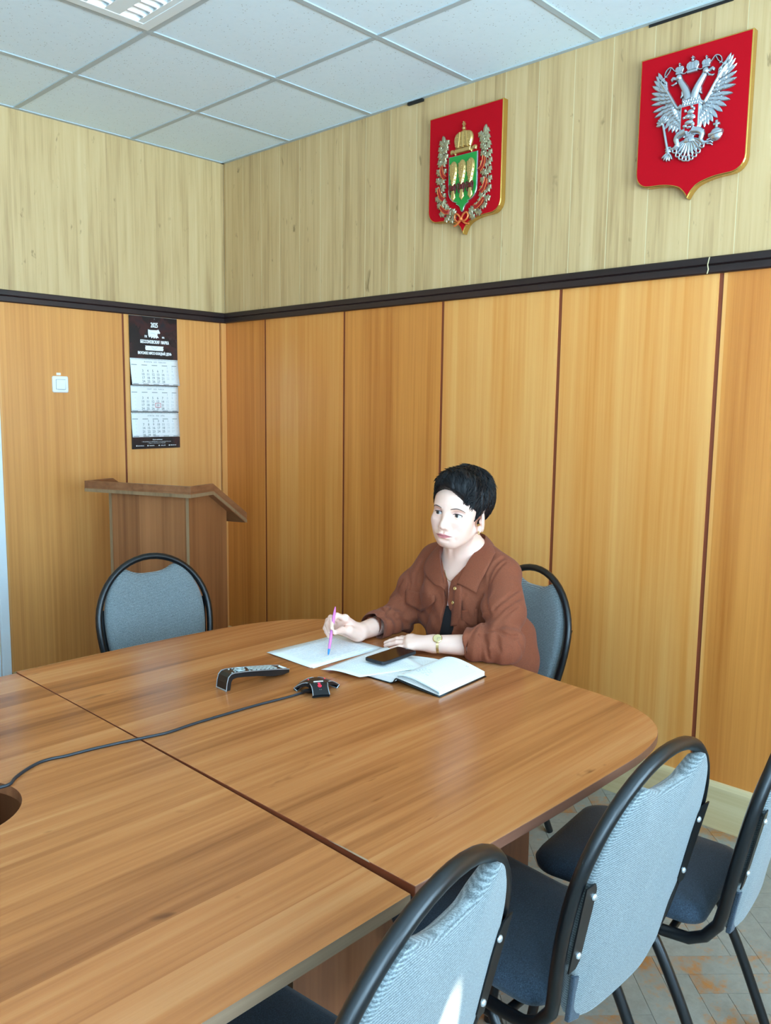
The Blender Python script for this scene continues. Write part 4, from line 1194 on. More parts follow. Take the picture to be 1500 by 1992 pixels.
# open notebook with black cover
def notebook():
    t = thing('open_notebook', 'open notebook with black cover and a curved block of white pages', 'notebook', (1.17, 2.63, ZE))
    o = Vector((1.292, 2.603, 0)); ex = Vector((-0.997, -0.075, 0)).normalized(); ey = Vector((0.062, 0.998, 0)).normalized()
    ey = Vector((-ex.y, ex.x, 0)); ey = ey if ey.y > 0 else -ey
    L, Wd = 0.222, 0.148
    def P(a, b, z): return o + ex * a + ey * b + Vector((0, 0, z))
    hR = lambda b: 0.0175 + 0.0085 * math.sin(PI * min(1, b / Wd) ** .6) * (1 - b / Wd) ** .4 - 0.010 * (b / Wd)        # upper surface of the right block
    # cover: right board, spine, left board
    mb = MB(); rows = []
    prof = [(-Wd - .004, 0.0012), (-.05, .0014), (-.016, .0022), (-.010, .0055), (-.004, .013), (.0, .0185), (.004, .0185), (.010, .0165), (.06, .0095), (Wd + .004, .0012)]
    prof = spline(prof, 4)
    rows = [[P(a, b, ZE + z) for b, z in prof] for a in (-.004, .06, .12, .18, L + .004)]
    mb.grid(rows); mb.build('cover', M['black_plastic'], t, solid=0.0022, smooth=60)
    def block(sgn, top, name, bot):
        mb = MB(); n = 14
        up = [(sgn * Wd * k / n, top(Wd * k / n)) for k in range(n + 1)]
        lo = [(sgn * Wd * k / n, bot(Wd * k / n)) for k in range(n + 1)]
        poly = up + lo[::-1]
        mb.prism(poly, 0.0, L, T=lambda u, v, h: P(h, u, ZE + v))
        ob = mb.build(name, M['page'], t, smooth=30)
        return ob
    botR = lambda b: 0.0130 - 0.0095 * min(1, b / .05) ** .7 - 0.0 if b < .05 else 0.0078 - 0.0050 * (b / Wd)
    topR = lambda b: 0.0145 + 0.0150 * math.sin(PI * min(1.0, (b / Wd) ** 0.62)) * (1.0 if b < Wd * .97 else .9) + 0.0075 * (1 - b / Wd) + 0.0015
    botR = lambda b: max(0.0030, 0.0205 - 0.112 * b)
    topL = lambda b: 0.0165 + 0.0035 * math.sin(PI * min(1, (b / Wd) ** .5)) - 0.0105 * (b / Wd)
    botL = lambda b: max(0.0028, 0.0120 - 0.5 * b)
    pr = block(1, topR, 'right_page_block', botR)
    pl = block(-1, topL, 'left_page_block', botL)
    # page edges: a few loosened leaves along the front of the right block
    mb = MB()
    for k in range(5):
        rows = [[P(-.001 - .0008 * k, b, ZE + botR(b) + (topR(b) - botR(b)) * (.25 + .15 * k)), P(.03, b, ZE + botR(b) + (topR(b) - botR(b)) * (.25 + .15 * k))] for b in np.linspace(.006, Wd, 10)]
        mb.grid(rows)
    mb.build('leaf_edges', M['print_pale'], pr, solid=0.0003)
    mb = MB()
    for r in range(21):
        b0, b1 = .018, Wd - .012
        a = .018 + r * .0088
        pts = [P(a, b, ZE + topR(b) + .0003) for b in np.linspace(b0, b1, 12)]
        mb.tube(pts, 0.00022, 3)
    mb.build('ruled_lines', M['print_pale'], pr)
    mb = MB(); rnd = random.Random(9)
    for r in range(5):
        a = .045 + r * .0088
        b = .02 + r * .004
        while b < .07:
            pts = [P(a + .0014 * math.sin(k * 2.3 + b * 99), b + .0016 * k, ZE + topR(b + .0016 * k) + .0006) for k in range(7)]
            mb.tube(pts, 0.00035, 3); b += rnd.uniform(.014, .02)
    mb.build('handwriting', M['ink'], pr)
    mb = MB()
    for k in range(2): mb.tube([P(.200, .100 + k * .006, ZE + topR(.10) + .0006), P(.194, .103 + k * .006, ZE + topR(.10) + .0006)], .0005, 4)
    mb.build('page_mark', M['ink_dark'], pr)
    mb = MB()
    for r in range(21):
        a = .018 + r * .0088
        mb.tube([P(a, -b, ZE + topL(b) + .0003) for b in np.linspace(.014, Wd - .01, 8)], 0.00022, 3)
    mb.build('ruled_lines', M['print_pale'], pl)
notebook()

# loose curled sheet tucked into the notebook
def curled():
    t = thing('loose_sheet', 'curled printed sheet lying half over the notebook beside the phone', 'paper', (1.25, 2.47, ZE))
    A = Vector(onz(624, 1303, ZE + .004)); A.z = 0
    B = Vector(onz(700, 1321, ZE + .004)); B.z = 0
    Cc = Vector(onz(833, 1302, ZE + .020)); Cc.z = 0
    D = Vector(onz(752, 1259, ZE + .018)); D.z = 0
    rows = []
    n = 14
    for i in range(n + 1):
        s = i / n
        r = []
        for j in range(n + 1):
            q = j / n
            p = A.lerp(B, s).lerp(D.lerp(Cc, s), q)
            r.append(Vector((p.x, p.y, ZE + 0.0045 + 0.0150 * min(1, q * 1.15) + 0.0085 * s * (1 - 0.5 * q) + 0.004 * math.sin(PI * s * 1.3) * (1 - q))))
        rows.append(r)
    # roll the front edge slightly
    mb = MB(); mb.grid(rows); s = mb.build('sheet', M['paper'], t, solid=0.0004, smooth=180)
    mb = MB(); rnd = random.Random(4)
    for k in range(20):
        q = .12 + k * .038
        for (s0, s1) in ((.10, .22), (.24, .39), (.41, .50), (.52, .68), (.70, .79), (.81, .9)):
            s0 += rnd.uniform(-.01, .01)
            pts = []
            for s_ in np.linspace(s0, s1, 5):
                i = int(s_ * n); j = int(q * n); fr = s_ * n - i; fj = q * n - j
                p = rows[i][j].lerp(rows[min(i + 1, n)][j], fr).lerp(rows[i][min(j + 1, n)].lerp(rows[min(i + 1, n)][min(j + 1, n)], fr), fj)
                pts.append(p + Vector((0, 0, .0008)))
            mb.tube(pts, 0.00028, 3)
    mb.build('printed_lines', M['print_pale'], s)
    return rows
curled()

def phone():
    zt = ZE + 0.0340
    c = [Vector(onz(712.5, 1279, zt)), Vector(onz(743, 1288, zt)), Vector(onz(808, 1266, zt)), Vector(onz(777, 1257.5, zt))]
    cen = sum(c, Vector((0, 0, 0))) / 4
    e1 = ((c[2] - c[1]) + (c[3] - c[0])).normalized(); e2 = Vector((0, 0, 1)).cross(e1)
    L, W, H = 0.158, 0.0745, 0.0095
    tilt = Matrix.Rotation(0.0, 3, e1)
    t = thing('smartphone', 'black smartphone lying face up on the notebook', 'phone', (cen.x, cen.y, zt - H))
    def rr(a, b, r, n=5):
        return [(sx * (a - r) + r * math.cos(math.radians(q0 + 90 * k / n)), sy * (b - r) + r * math.sin(math.radians(q0 + 90 * k / n))) for sx, sy, q0 in ((1, 1, 0), (-1, 1, 90), (-1, -1, 180), (1, -1, 270)) for k in range(n + 1)]
    T = lambda u, v, h: cen + e1 * u + e2 * v + Vector((0, 0, h - H))
    mb = MB(); mb.prism(rr(L / 2, W / 2, .010), 0.0, H, T=T); mb.build('body', M['phone_case'], t, bevel=0.0022, seg=3)
    mb = MB(); mb.prism(rr(L / 2 - .004, W / 2 - .0035, .007), H - .0004, H + .0003, T=T); mb.build('screen', M['black_gloss'], t)
    mb = MB(); mb.tube([T(L / 2 - .0024, -.006, H + .0002), T(L / 2 - .0024, .006, H + .0002)], .0006, 4); mb.build('earpiece', M['print_grey'], t)
    mb = MB(); mb.box(0, 0, 0, 0, 0, 0) if False else None
    mb.prism([(-.012, 0), (.012, 0), (.012, .0012), (-.012, .0012)], H * .35, H * .62, T=lambda u, v, h: T(u + .02, v - W / 2 - .0010, h)); mb.build('side_button', M['black_plastic'], t)
M['phone_case'] = plain('navy_black_case', srgb(22, 28, 36), 0.45)
phone()

def remote():
    base = onz(440, 1345.5, ZE); tip = onz(549, 1308, ZE + .012)
    d = Vector((tip.x - base.x, tip.y - base.y, 0)); L = 0.215
    a = Vector(onz(440, 1345.5, ZE)); b = Vector(onz(417, 1341, ZE))
    e1 = d.normalized(); e2 = Vector((0, 0, 1)).cross(e1)
    if e2.dot(b - a) < 0: e2 = -e2
    W = 0.047
    t = thing('remote_control', 'black bent remote control with silver keys standing on its end', 'remote control', (base.x + d.x / 2, base.y + d.y / 2, ZE))
    prof_top = [(0.000, 0.000), (0.003, 0.022), (0.0075, 0.037), (0.016, 0.0445), (0.028, 0.0455), (0.06, 0.0425), (0.12, 0.0335), (0.17, 0.0255), (L, 0.0165)]
    prof_bot = [(L, 0.006), (0.19, 0.004), (0.16, 0.0065), (0.10, 0.0205), (0.06, 0.0275), (0.035, 0.0305), (0.022, 0.0285), (0.0175, 0.022), (0.014, 0.0)]
    poly = prof_top + prof_bot
    T = lambda u, v, h: a + e1 * u + e2 * h + Vector((0, 0, v))
    mb = MB(); mb.prism(poly, 0.0, W, T=T); mb.build('body', M['black_plastic'], t, bevel=0.0012)
    mb = MB()
    for h in (-.0006, W + .0006):
        mb.tube([T(u, v, h) for u, v in prof_top], 0.0013, 6)
    mb.tube([T(.000, .0015, h) for h in (0, W)], 0.0022, 6)
    mb.build('silver_rim', M['silver'], t)
    def ztop(u):
        for (u0, v0), (u1, v1) in zip(prof_top[:-1], prof_top[1:]):
            if u0 <= u <= u1: return v0 + (v1 - v0) * (u - u0) / (u1 - u0)
        return prof_top[-1][1]
    for r in range(6):
        for c in range(3):
            u, h = .098 + r * .0145, .0105 + c * .013
            mb = MB(); mb.obox(T(u, ztop(u) + .001, h), (.0105, .0095, .003), Matrix(((e1.x, e2.x, 0), (e1.y, e2.y, 0), (0, 0, 1))))
            mb.build('key', M['key'], t, bevel=.001)
    mb = MB(); u = .060
    mb.tube([T(u + .0135 * math.cos(q), ztop(u + .0135 * math.cos(q)) + .001, W / 2 + .0135 * math.sin(q)) for q in np.linspace(0, 2 * PI, 24, endpoint=False)], .0028, 6, closed=True)
    mb.ball(T(u, ztop(u) + .0005, W / 2), .006, 8, sc=(1, 1, .4)); mb.build('navigation_ring', M['key'], t, smooth=60)
    for (u, h) in ((.024, .006), (.034, .038), (.036, .010), (.041, .023), (.083, .008), (.083, .038), (.047, .008), (.047, .040), (.090, .023)):
        mb = MB(); mb.ball(T(u, ztop(u) + .0006, h), .0028, 8, sc=(1, 1, .6)); mb.build('round_key', M['key'], t, smooth=60)
    mb = MB(); mb.prism([(.194, .004), (.213, .010), (.210, .042), (.196, .030)], 0.0, 0.0006, T=lambda u, v, h: T(u, ztop(u) + .0008 + h, v)); mb.build('paper_label', M['paper'], t)
remote()

# three-armed table microphone and its cable
def microphone():
    c = Vector(onz(617.5, 1330, ZE + .020)); c.z = ZE
    f = Vector(onz(623.5, 1355, ZE)) - c; f.z = 0; f.normalize()
    t = thing('conference_microphone', 'black three-legged table microphone with silver rim and red lights', 'microphone', tuple(c))
    H, R, hw = 0.031, 0.072, 0.0225
    R = (Vector(onz(623.5, 1356, ZE)) - c).length
    body = MB(); rim = MB()
    for k in range(3):
        q = f.copy(); q.rotate(Matrix.Rotation(k * 2 * PI / 3, 3, 'Z')); s = Vector((-q.y, q.x, 0))
        rr_ = [0.0, .012, .024, .036, .048, .060, R]
        zz = [H, H * .985, H * .94, H * .82, H * .60, H * .33, 0.0035]
        ww = [hw * 1.2, hw * 1.15, hw * 1.05, hw * .96, hw * .95, hw * .99, hw * 1.04]
        rows = []
        for r, z, w in zip(rr_, zz, ww):
            rows.append([c + q * r + s * (w * x) + Vector((0, 0, z - .0015 * x * x)) for x in (-1, -.6, 0, .6, 1)])
        body.grid(rows)
        low = [[Vector((p.x, p.y, max(ZE + .0005, p.z - (.010 if i < 4 else .006)))) for p in r] for i, r in enumerate(rows)]
        body.grid([r[::-1] for r in low])
        for side in (0, 4):
            body.grid([[rows[i][side], low[i][side]] for i in range(len(rows))])
        body.grid([rows[-1], low[-1]])
        body.lathe([(.030 * .8, .002), (.029 * .8, .020)], tuple(c), None, 18) if k == 0 else None
        # silver border: up one edge, round the end
        edge = [rows[i][0] for i in range(2, 7)] ; edge2 = [rows[i][4] for i in range(2, 7)]
        rim.tube([p + Vector((0, 0, .0003)) for p in edge] + [p + Vector((0, 0, .0003)) for p in edge2[::-1]], .0013, 6)
    # curved notches between the arms
    for k in range(3):
        q0 = f.copy(); q0.rotate(Matrix.Rotation(k * 2 * PI / 3, 3, 'Z')); q1 = f.copy(); q1.rotate(Matrix.Rotation((k + 1) * 2 * PI / 3, 3, 'Z'))
        s0 = Vector((-q0.y, q0.x, 0)); s1 = Vector((-q1.y, q1.x, 0))
        a = c + q0 * .024 + s0 * hw * 1.05 + Vector((0, 0, H * .94 - .0015)); b = c + q1 * .024 - s1 * hw * 1.05 + Vector((0, 0, H * .94 - .0015))
        mid = c + (q0 + q1) * .028 + Vector((0, 0, H * .88))
        rim.tube(spline([a, mid, b], 5), .0013, 6)
        body.add([c + Vector((0, 0, H)), a, mid, b, c + Vector((0, 0, .015)), a - Vector((0, 0, .010)), mid - Vector((0, 0, .012)), b - Vector((0, 0, .010))], [(0, 1, 2, 3), (1, 5, 6, 2), (2, 6, 7, 3)])
    body.build('body', M['black_plastic'], t, smooth=60)
    rim.build('silver_rim', M['silver'], t, smooth=60)
    s = Vector((-f.y, f.x, 0))
    Rm = Matrix(((f.x, s.x, 0), (f.y, s.y, 0), (0, 0, 1)))
    mb = MB(); mb.obox(c + f * .014 + Vector((0, 0, H + .0004)), (.0045, .026, .0012), Rm); mb.build('name_strip', M['print_white'], t)
    for (r, wx, wy) in ((.0245, .0024, .0066),):
        mb = MB(); mb.obox(c + f * r + Vector((0, 0, H * .945)), (wx, wy, .0022), Rm); mb.build('red_light', M['led'], t, bevel=.0004)
    mb = MB(); mb.ball(c + f * .0345 + Vector((0, 0, H * .830)), .0019, 8); mb.build('red_light', M['led'], t, smooth=60)
    mb = MB(); mb.tube([c + f * .0345 + f * .0045 * math.cos(a) + s * .0045 * math.sin(a) + Vector((0, 0, H * .835 - .0045 * math.cos(a) * .38)) for a in np.linspace(0, 2 * PI, 16, endpoint=False)], .0007, 5, closed=True); mb.build('mute_ring', M['led'], t)
    for sg in (1, -1):
        q = f.copy(); q.rotate(Matrix.Rotation(sg * 2 * PI / 3, 3, 'Z'))
        mb = MB(); mb.ball(c + q * .026 + Vector((0, 0, H * .935)), .0019, 8, sc=(1, 1, .6)); mb.build('red_light', M['led'], t, smooth=60)
    mb = MB()
    for k in (-1, 1): mb.obox(c + f * .047 + s * (.0022 * k) + Vector((0, 0, H * .62 + .0006)), (.0018, .0022, .0008), Matrix.Rotation(0, 3, 'Z')); 
    mb.build('mute_symbol', M['print_grey'], t)
    # plug in the notch and the cable to the hole in the table
    pl = Vector(onz(598, 1344, ZE + .010))
    mb = MB(); mb.tube([c + (pl - c) * .55 + Vector((0, 0, .0)), pl, pl + (pl - c).normalized() * .02], [.0065, .0065, .004], 10); mb.build('cable_plug', M['black_plastic'], t, smooth=40)
    px = [(593, 1346), (560, 1356), (500, 1371.5), (440, 1389), (380, 1407), (330, 1424), (300, 1431), (240, 1443.5), (180, 1457), (130, 1470), (100, 1476), (75, 1484), (50, 1498), (30, 1513), (18, 1526)]
    path = []
    for k, (x, y) in enumerate(px):
        P = onz(x, y, ZE + .0036)
        if P.x > 1.99: P = onz(x, y, ZM + .0036)
        path.append(tuple(P))
    last = Vector(path[-1])
    path += [tuple(last + Vector((.028, -.004, -.004))), tuple(last + Vector((.050, .002, -.026))), tuple(last + Vector((.060, .010, -.075))), tuple(last + Vector((.062, .02, -.165)))]
    mb = MB(); mb.tube(spline(path, 6), .0034, 8)
    tag(mb.build('microphone_cable', M['cable'], None, smooth=60), 'black cable running across the table into the round hole', 'cable')
ml = MT('red_led'); ml.set(Base_Color=srgb(160, 10, 30), Emission_Color=(1.0, 0.03, 0.09, 1), Emission_Strength=1.3)
M['led'] = ml.mat
M['cable'] = plain('black_cable', srgb(32, 36, 42), 0.45)
microphone()

# pen
def pen():
    T0 = Vector(onz(638.5, 1275, ZE + .0045)); T1 = Vector((1.190, 2.2435, 0.8915))
    d = (T1 - T0).normalized(); L = (T1 - T0).length
    t = thing('pen', 'pink ballpoint pen with a blue tip held in the writing hand', 'pen', tuple(T0))
    z = Vector((0, 0, 1)); R = z.rotation_difference(d).to_matrix()
    mb = MB(); mb.lathe([(.0042, .020), (.0044, .03), (.0046, .08), (.0046, L - .034), (.0044, L - .030), (.0040, L - .018), (.0024, L - .006), (.0010, L)], tuple(T0), R, 14); mb.build('barrel', M['pen_pink'], t, smooth=40)
    mb = MB(); mb.lathe([(.0006, 0.0), (.0012, .0025), (.0026, .005), (.0040, .0205)], tuple(T0), R, 14); mb.build('tip', M['pen_blue'], t, smooth=40)
    return T0, d, L
M['pen_pink'] = plain('pink_barrel', srgb(214, 116, 198), 0.35)
M['pen_blue'] = plain('blue_tip', srgb(20, 120, 190), 0.35)
PEN_T0, PEN_D, PEN_L = pen()
# ------------------------------------------------------------------ sculpting: a signed-distance field meshed into one continuous surface
V3 = lambda *a: np.array(a, float)
class Field:
    def __init__(s): s.p = []
    def add(s, f, c, R, k=0.01, op='+'):
        s.p.append((f, np.array(c, float), R, k, op)); return s
    def ball(s, c, r, k=0.01, op='+'):
        c = np.array(c, float)
        return s.add(lambda P: np.sqrt(((P - c) ** 2).sum(1)) - r, c, r, k, op)
    def ell(s, c, r, k=0.01, op='+', R=None):
        c = np.array(c, float); r = np.array(r, float)
        def f(P):
            q = P - c
            if R is not None: q = q @ R
            k0 = np.sqrt(((q / r) ** 2).sum(1)); k1 = np.sqrt(((q / (r * r)) ** 2).sum(1)) + 1e-9
            return k0 * (k0 - 1.0) / k1
        return s.add(f, c, r.max(), k, op)
    def cone(s, a, b, ra, rb, k=0.01, op='+'):
        a = np.array(a, float); b = np.array(b, float); ab = b - a; L2 = (ab ** 2).sum()
        def f(P):
            q = P - a
            t = np.clip(q @ ab / L2, 0, 1)
            return np.sqrt(((q - t[:, None] * ab) ** 2).sum(1)) - (ra + (rb - ra) * t)
        return s.add(f, (a + b) / 2, math.sqrt(L2) / 2 + max(ra, rb), k, op)
    def chain(s, pts, rs, k=0.006, op='+'):
        for i in range(len(pts) - 1): s.cone(pts[i], pts[i + 1], rs[i], rs[i + 1], k, op)
        return s
    def __call__(s, P, only=None):
        d = np.full(len(P), 9.0)
        for i, (f, c, R, k, op) in enumerate(s.p):
            if only is not None and i not in only: continue
            e = f(P)
            if op == '+':
                h = np.maximum(k - np.abs(d - e), 0.0) / k
                d = np.minimum(d, e) - h * h * k * 0.25
            else:
                e = -e
                h = np.maximum(k - np.abs(d - e), 0.0) / k
                d = np.maximum(d, e) + h * h * k * 0.25
        return d
    def near(s, c, rad):
        return {i for i, (f, pc, R, k, op) in enumerate(s.p) if np.sqrt(((pc - c) ** 2).sum()) < R * 1.2 + rad + k * 1.6 + 0.03}

def axis(parts):
    """[(upto, step), ...] from parts[0] = start"""
    out = [parts[0]]
    for hi, st in parts[1:]:
        n = max(1, int(round((hi - out[-1]) / st))); a = out[-1]
        out += [a + (hi - a) * k / n for k in range(1, n + 1)]
    return np.array(out)

def net(field, ax, post=None, B=12):
    """surface nets over a rectilinear lattice, evaluated only in the blocks near the surface"""
    X, Y, Z = ax; nx, ny, nz = len(X) - 1, len(Y) - 1, len(Z) - 1
    gid = lambda i, j, k: (i * (ny + 1) + j) * (nz + 1) + k
    cells = []; pos = []; quads = []
    for i0 in range(0, nx, B):
        i1 = min(i0 + B, nx)
        for j0 in range(0, ny, B):
            j1 = min(j0 + B, ny)
            for k0 in range(0, nz, B):
                k1 = min(k0 + B, nz)
                lo = np.array([X[i0], Y[j0], Z[k0]]); hi = np.array([X[i1], Y[j1], Z[k1]])
                c = (lo + hi) / 2; hd = np.sqrt(((hi - lo) ** 2).sum()) / 2
                ids = field.near(c, hd)
                if not ids: continue
                dc = field(c[None], ids)[0]
                if post is not None: dc = post(c[None], np.array([dc]))[0]
                if abs(dc) > hd * 2.2 + 0.03: continue
                xs, ys, zs = X[i0:i1 + 1], Y[j0:j1 + 1], Z[k0:k1 + 1]
                P = np.stack(np.meshgrid(xs, ys, zs, indexing='ij'), -1).reshape(-1, 3)
                D = field(P, ids)
                if post is not None: D = post(P, D)
                D = D.reshape(len(xs), len(ys), len(zs))
                S = D < 0
                if S.all() or not S.any(): continue
                a, b, e = D.shape
                cnt = np.zeros((a - 1, b - 1, e - 1)); acc = np.zeros((a - 1, b - 1, e - 1, 3))
                for ax_ in range(3):
                    sl0 = [slice(None)] * 3; sl1 = [slice(None)] * 3
                    sl0[ax_] = slice(0, -1); sl1[ax_] = slice(1, None)
                    d0, d1 = D[tuple(sl0)], D[tuple(sl1)]
                    cr = (d0 < 0) != (d1 < 0)
                    if not cr.any(): continue
                    I = np.argwhere(cr)
                    t = d0[cr] / (d0[cr] - d1[cr])
                    pt = np.stack([xs[I[:, 0]], ys[I[:, 1]], zs[I[:, 2]]], -1)
                    g = (xs, ys, zs)[ax_]
                    pt[:, ax_] = g[I[:, ax_]] + t * (g[I[:, ax_] + 1] - g[I[:, ax_]])
                    o1, o2 = [q for q in range(3) if q != ax_]
                    for u in (0, 1):
                        for v in (0, 1):
                            J = I.copy(); J[:, o1] -= u; J[:, o2] -= v
                            ok = (J >= 0).all(1) & (J[:, 0] < a - 1) & (J[:, 1] < b - 1) & (J[:, 2] < e - 1)
                            np.add.at(cnt, tuple(J[ok].T), 1); np.add.at(acc, tuple(J[ok].T), pt[ok])
                    # faces owned by this block
                    own = (I[:, 0] < i1 - i0) & (I[:, 1] < j1 - j0) & (I[:, 2] < k1 - k0)
                    J = I[own] + np.array([i0, j0, k0]); pos_dir = (d0[cr][own] < 0)
                    e1 = np.zeros(3, int); e1[(ax_ + 1) % 3] = 1; e2 = np.zeros(3, int); e2[(ax_ + 2) % 3] = 1
                    q = [J - e1 - e2, J - e2, J, J - e1]
                    q = np.stack([gid(w[:, 0], w[:, 1], w[:, 2]) for w in q], 1)
                    valid = (J[:, (ax_ + 1) % 3] > 0) & (J[:, (ax_ + 2) % 3] > 0)
                    q[~pos_dir] = q[~pos_dir][:, ::-1]
                    quads.append(q[valid])
                I = np.argwhere(cnt > 0)
                pos.append(acc[cnt > 0] / cnt[cnt > 0][:, None])
                J = I + np.array([i0, j0, k0]); cells.append(gid(J[:, 0], J[:, 1], J[:, 2]))
    cells = np.concatenate(cells); pos = np.concatenate(pos); quads = np.concatenate(quads)
    # the same cell is complete in one block only (cells never straddle blocks)
    order = np.argsort(cells); cs = cells[order]
    idx = np.searchsorted(cs, quads); idx = np.clip(idx, 0, len(cs) - 1)
    ok = (cs[idx] == quads).all(1)
    return pos, order[idx[ok]]

def mesh_from(name, pos, quads, mat, parent, relax=0):
    me = bpy.data.meshes.new(name)
    n = len(pos); f = len(quads)
    me.vertices.add(n); me.vertices.foreach_set('co', pos.astype(np.float32).ravel())
    me.loops.add(f * 4); me.loops.foreach_set('vertex_index', quads.astype(np.int32).ravel())
    me.polygons.add(f); me.polygons.foreach_set('loop_start', np.arange(0, f * 4, 4, dtype=np.int32))
    me.polygons.foreach_set('use_smooth', np.ones(f, bool))
    me.update(calc_edges=True); me.validate()
    for q in (mat if isinstance(mat, (list, tuple)) else [mat]): me.materials.append(q)
    o = bpy.data.objects.new(name, me); COL.objects.link(o)
    adopt(o, parent)
    return o

def relax(pos, quads, it=2, lam=0.5):
    for _ in range(it):
        acc = np.zeros_like(pos); cnt = np.zeros(len(pos))
        for a, b in ((0, 1), (1, 2), (2, 3), (3, 0)):
            np.add.at(acc, quads[:, a], pos[quads[:, b]]); np.add.at(cnt, quads[:, a], 1)
            np.add.at(acc, quads[:, b], pos[quads[:, a]]); np.add.at(cnt, quads[:, b], 1)
        pos = pos + lam * (acc / np.maximum(cnt, 1)[:, None] - pos)
    return pos

# ------------------------------------------------------------------ the woman: joints in world coordinates (she faces +x)
HC = V3(0.8544, 2.4648, 1.1861); HS = 1.045
def rot3(y, p, r):
    cy, sy, cp, sp, cr, sr = math.cos(y), math.sin(y), math.cos(p), math.sin(p), math.cos(r), math.sin(r)
    return np.array([[cy, -sy, 0], [sy, cy, 0], [0, 0, 1]]) @ np.array([[cp, 0, sp], [0, 1, 0], [-sp, 0, cp]]) @ np.array([[1, 0, 0], [0, cr, -sr], [0, sr, cr]])
HR = rot3(math.radians(12.6), math.radians(-1.5), math.radians(-5.8))
def h2w(p): return HC + (HR @ (np.array(p, float).T)).T * HS if np.ndim(p) == 1 else HC + np.array(p, float) @ HR.T * HS
def w2h(P): return (P - HC) @ HR / HS
NECK = V3(0.775, 2.425, 1.065)
LSH, RSH = V3(0.755, 2.580, 0.984), V3(0.735, 2.255, 0.988)
LEL, REL = V3(0.895, 2.680, 0.795), V3(0.826, 2.180, 0.776)
LWR, RWR = V3(1.008, 2.498, 0.788), V3(1.075, 2.236, 0.787)
PEL = V3(0.640, 2.420, 0.590)

HF = Field()                                    # head in its own coordinates: x forward, y left, z up, eyes at z = 0
def head_field(F):
    F.ell((-.012, 0, .036), (.096, .0735, .080), .01)
    F.ell((.030, 0, .022), (.062, .060, .060), .03)
    F.ell((.028, 0, -.042), (.056, .0500, .0545), .026)
    F.ell((.059, 0, -.0825), (.026, .024, .0205), .026)
    for s in (-1, 1):
        F.ell((.052, s * .040, -.024), (.026, .022, .020), .024)
        F.ell((.040, s * .034, -.053), (.030, .022, .032), .026)
        F.cone((-.004, s * .054, -.050), (.052, s * .018, -.089), .011, .011, .024)
        F.ell((.070, s * .024, .021), (.018, .024, .010), .016)
        F.ell((.0865, s * .0325, .000), (.016, .0175, .0125), .014, '-')
    F.cone((.078, 0, .014), (.0985, 0, -.026), .0085, .0085, .016)
    F.ell((.1015, 0, -.035), (.0115, .0105, .0100), .010)
    for s in (-1, 1):
        F.ell((.0905, s * .0125, -.0395), (.0105, .0068, .0072), .007)
        F.ell((.0975, s * .0065, -.0475), (.0050, .0032, .0035), .004, '-')
        F.ball((.0670, s * .0318, -.0005), .0146, .006)              # lids over the eyeball
        F.cone((.085, s * .017, -.040), (.076, s * .031, -.072), .003, .002, .012, '-')
    F.ell((.070, 0, -.063), (.025, .027, .020), .02)
    # lips
    F.chain([(.0775, -.0255, -.0632), (.0905, -.010, -.0605), (.0935, 0, -.0618), (.0905, .010, -.0605), (.0775, .0255, -.0632)], [.0022, .0040, .0038, .0040, .0022], .005)
    F.chain([(.0775, -.0235, -.0655), (.0900, -.009, -.0702), (.0908, .009, -.0702), (.0775, .0235, -.0655)], [.0022, .0045, .0045, .0022], .005)
    F.chain([(.0790, -.0275, -.0640), (.0958, -.010, -.0652), (.0982, 0, -.0658), (.0958, .010, -.0652), (.0790, .0275, -.0640)], [.0011] * 5, .0025, '-')
    F.cone((.0985, 0, -.0515), (.0975, 0, -.0570), .0022, .0022, .005, '-')
    F.ell((.0890, 0, -.0785), (.006, .016, .0030), .008, '-')
    # eye apertures
    for s in (-1, 1):
        F.ell((.0805, s * .0318, -.0009), (.012, .0160, .0054), .0018, '-', rot3(s * .28, 0, s * -.06))
    # ears
    for s in (-1, 1):
        Re = rot3(s * .46, .20, s * .10)
        F.ell((-.010, s * .0765, -.018), (.0190, .0075, .0325), .006, '+', Re)
        F.ell((.000, s * .0720, -.043), (.0105, .0062, .0125), .008, '+', Re)
        F.ell((-.0085, s * .0865, -.014), (.0100, .0050, .019), .005, '-', Re)
        F.ell((.0035, s * .0760, -.016), (.005, .005, .007), .004)
def skin_field():
    F = Field()
    H = Field(); head_field(H)
    for (f, c, R, k, op) in H.p:
        F.add((lambda P, f=f: f(w2h(P)) * HS), h2w(c), R * HS, k * HS, op)
    F.cone(h2w((-.034, 0, -.045)), NECK + V3(-.004, 0, -.02), .0470, .0570, .014)
    F.cone(h2w((-.016, .043, -.070)), NECK + V3(.050, .012, -.022), .0095, .009, .012)
    F.cone(h2w((-.016, -.043, -.070)), NECK + V3(.050, -.012, -.022), .0095, .009, .012)
    F.cone(NECK + V3(-.01, .03, -.02), LSH + V3(-.01, -.03, .015), .050, .042, .03)
    F.cone(NECK + V3(-.01, -.03, -.02), RSH + V3(-.01, .03, .012), .050, .042, .03)
    F.ell((0.745, 2.425, .945), (.098, .150, .115), .04)
    for s in (-1, 1): F.ball((.805, 2.422 + s * .068, .895), .058, .03)
    F.ell((0.735, 2.425, .80), (.088, .135, .12), .04)
    F.cone((.745, 2.425, .80), PEL + V3(0.03, 0, .05), .105, .120, .05)
    F.chain([LSH, LEL, LWR], [.046, .036, .0245], .02)
    F.chain([RSH, REL, RWR], [.046, .036, .0250], .02)
    F.cone(LWR * .55 + LEL * .45, LWR, .031, .0245, .01)
    F.cone(RWR * .5 + REL * .5, RWR, .032, .0255, .01)
    hands(F)
    return F

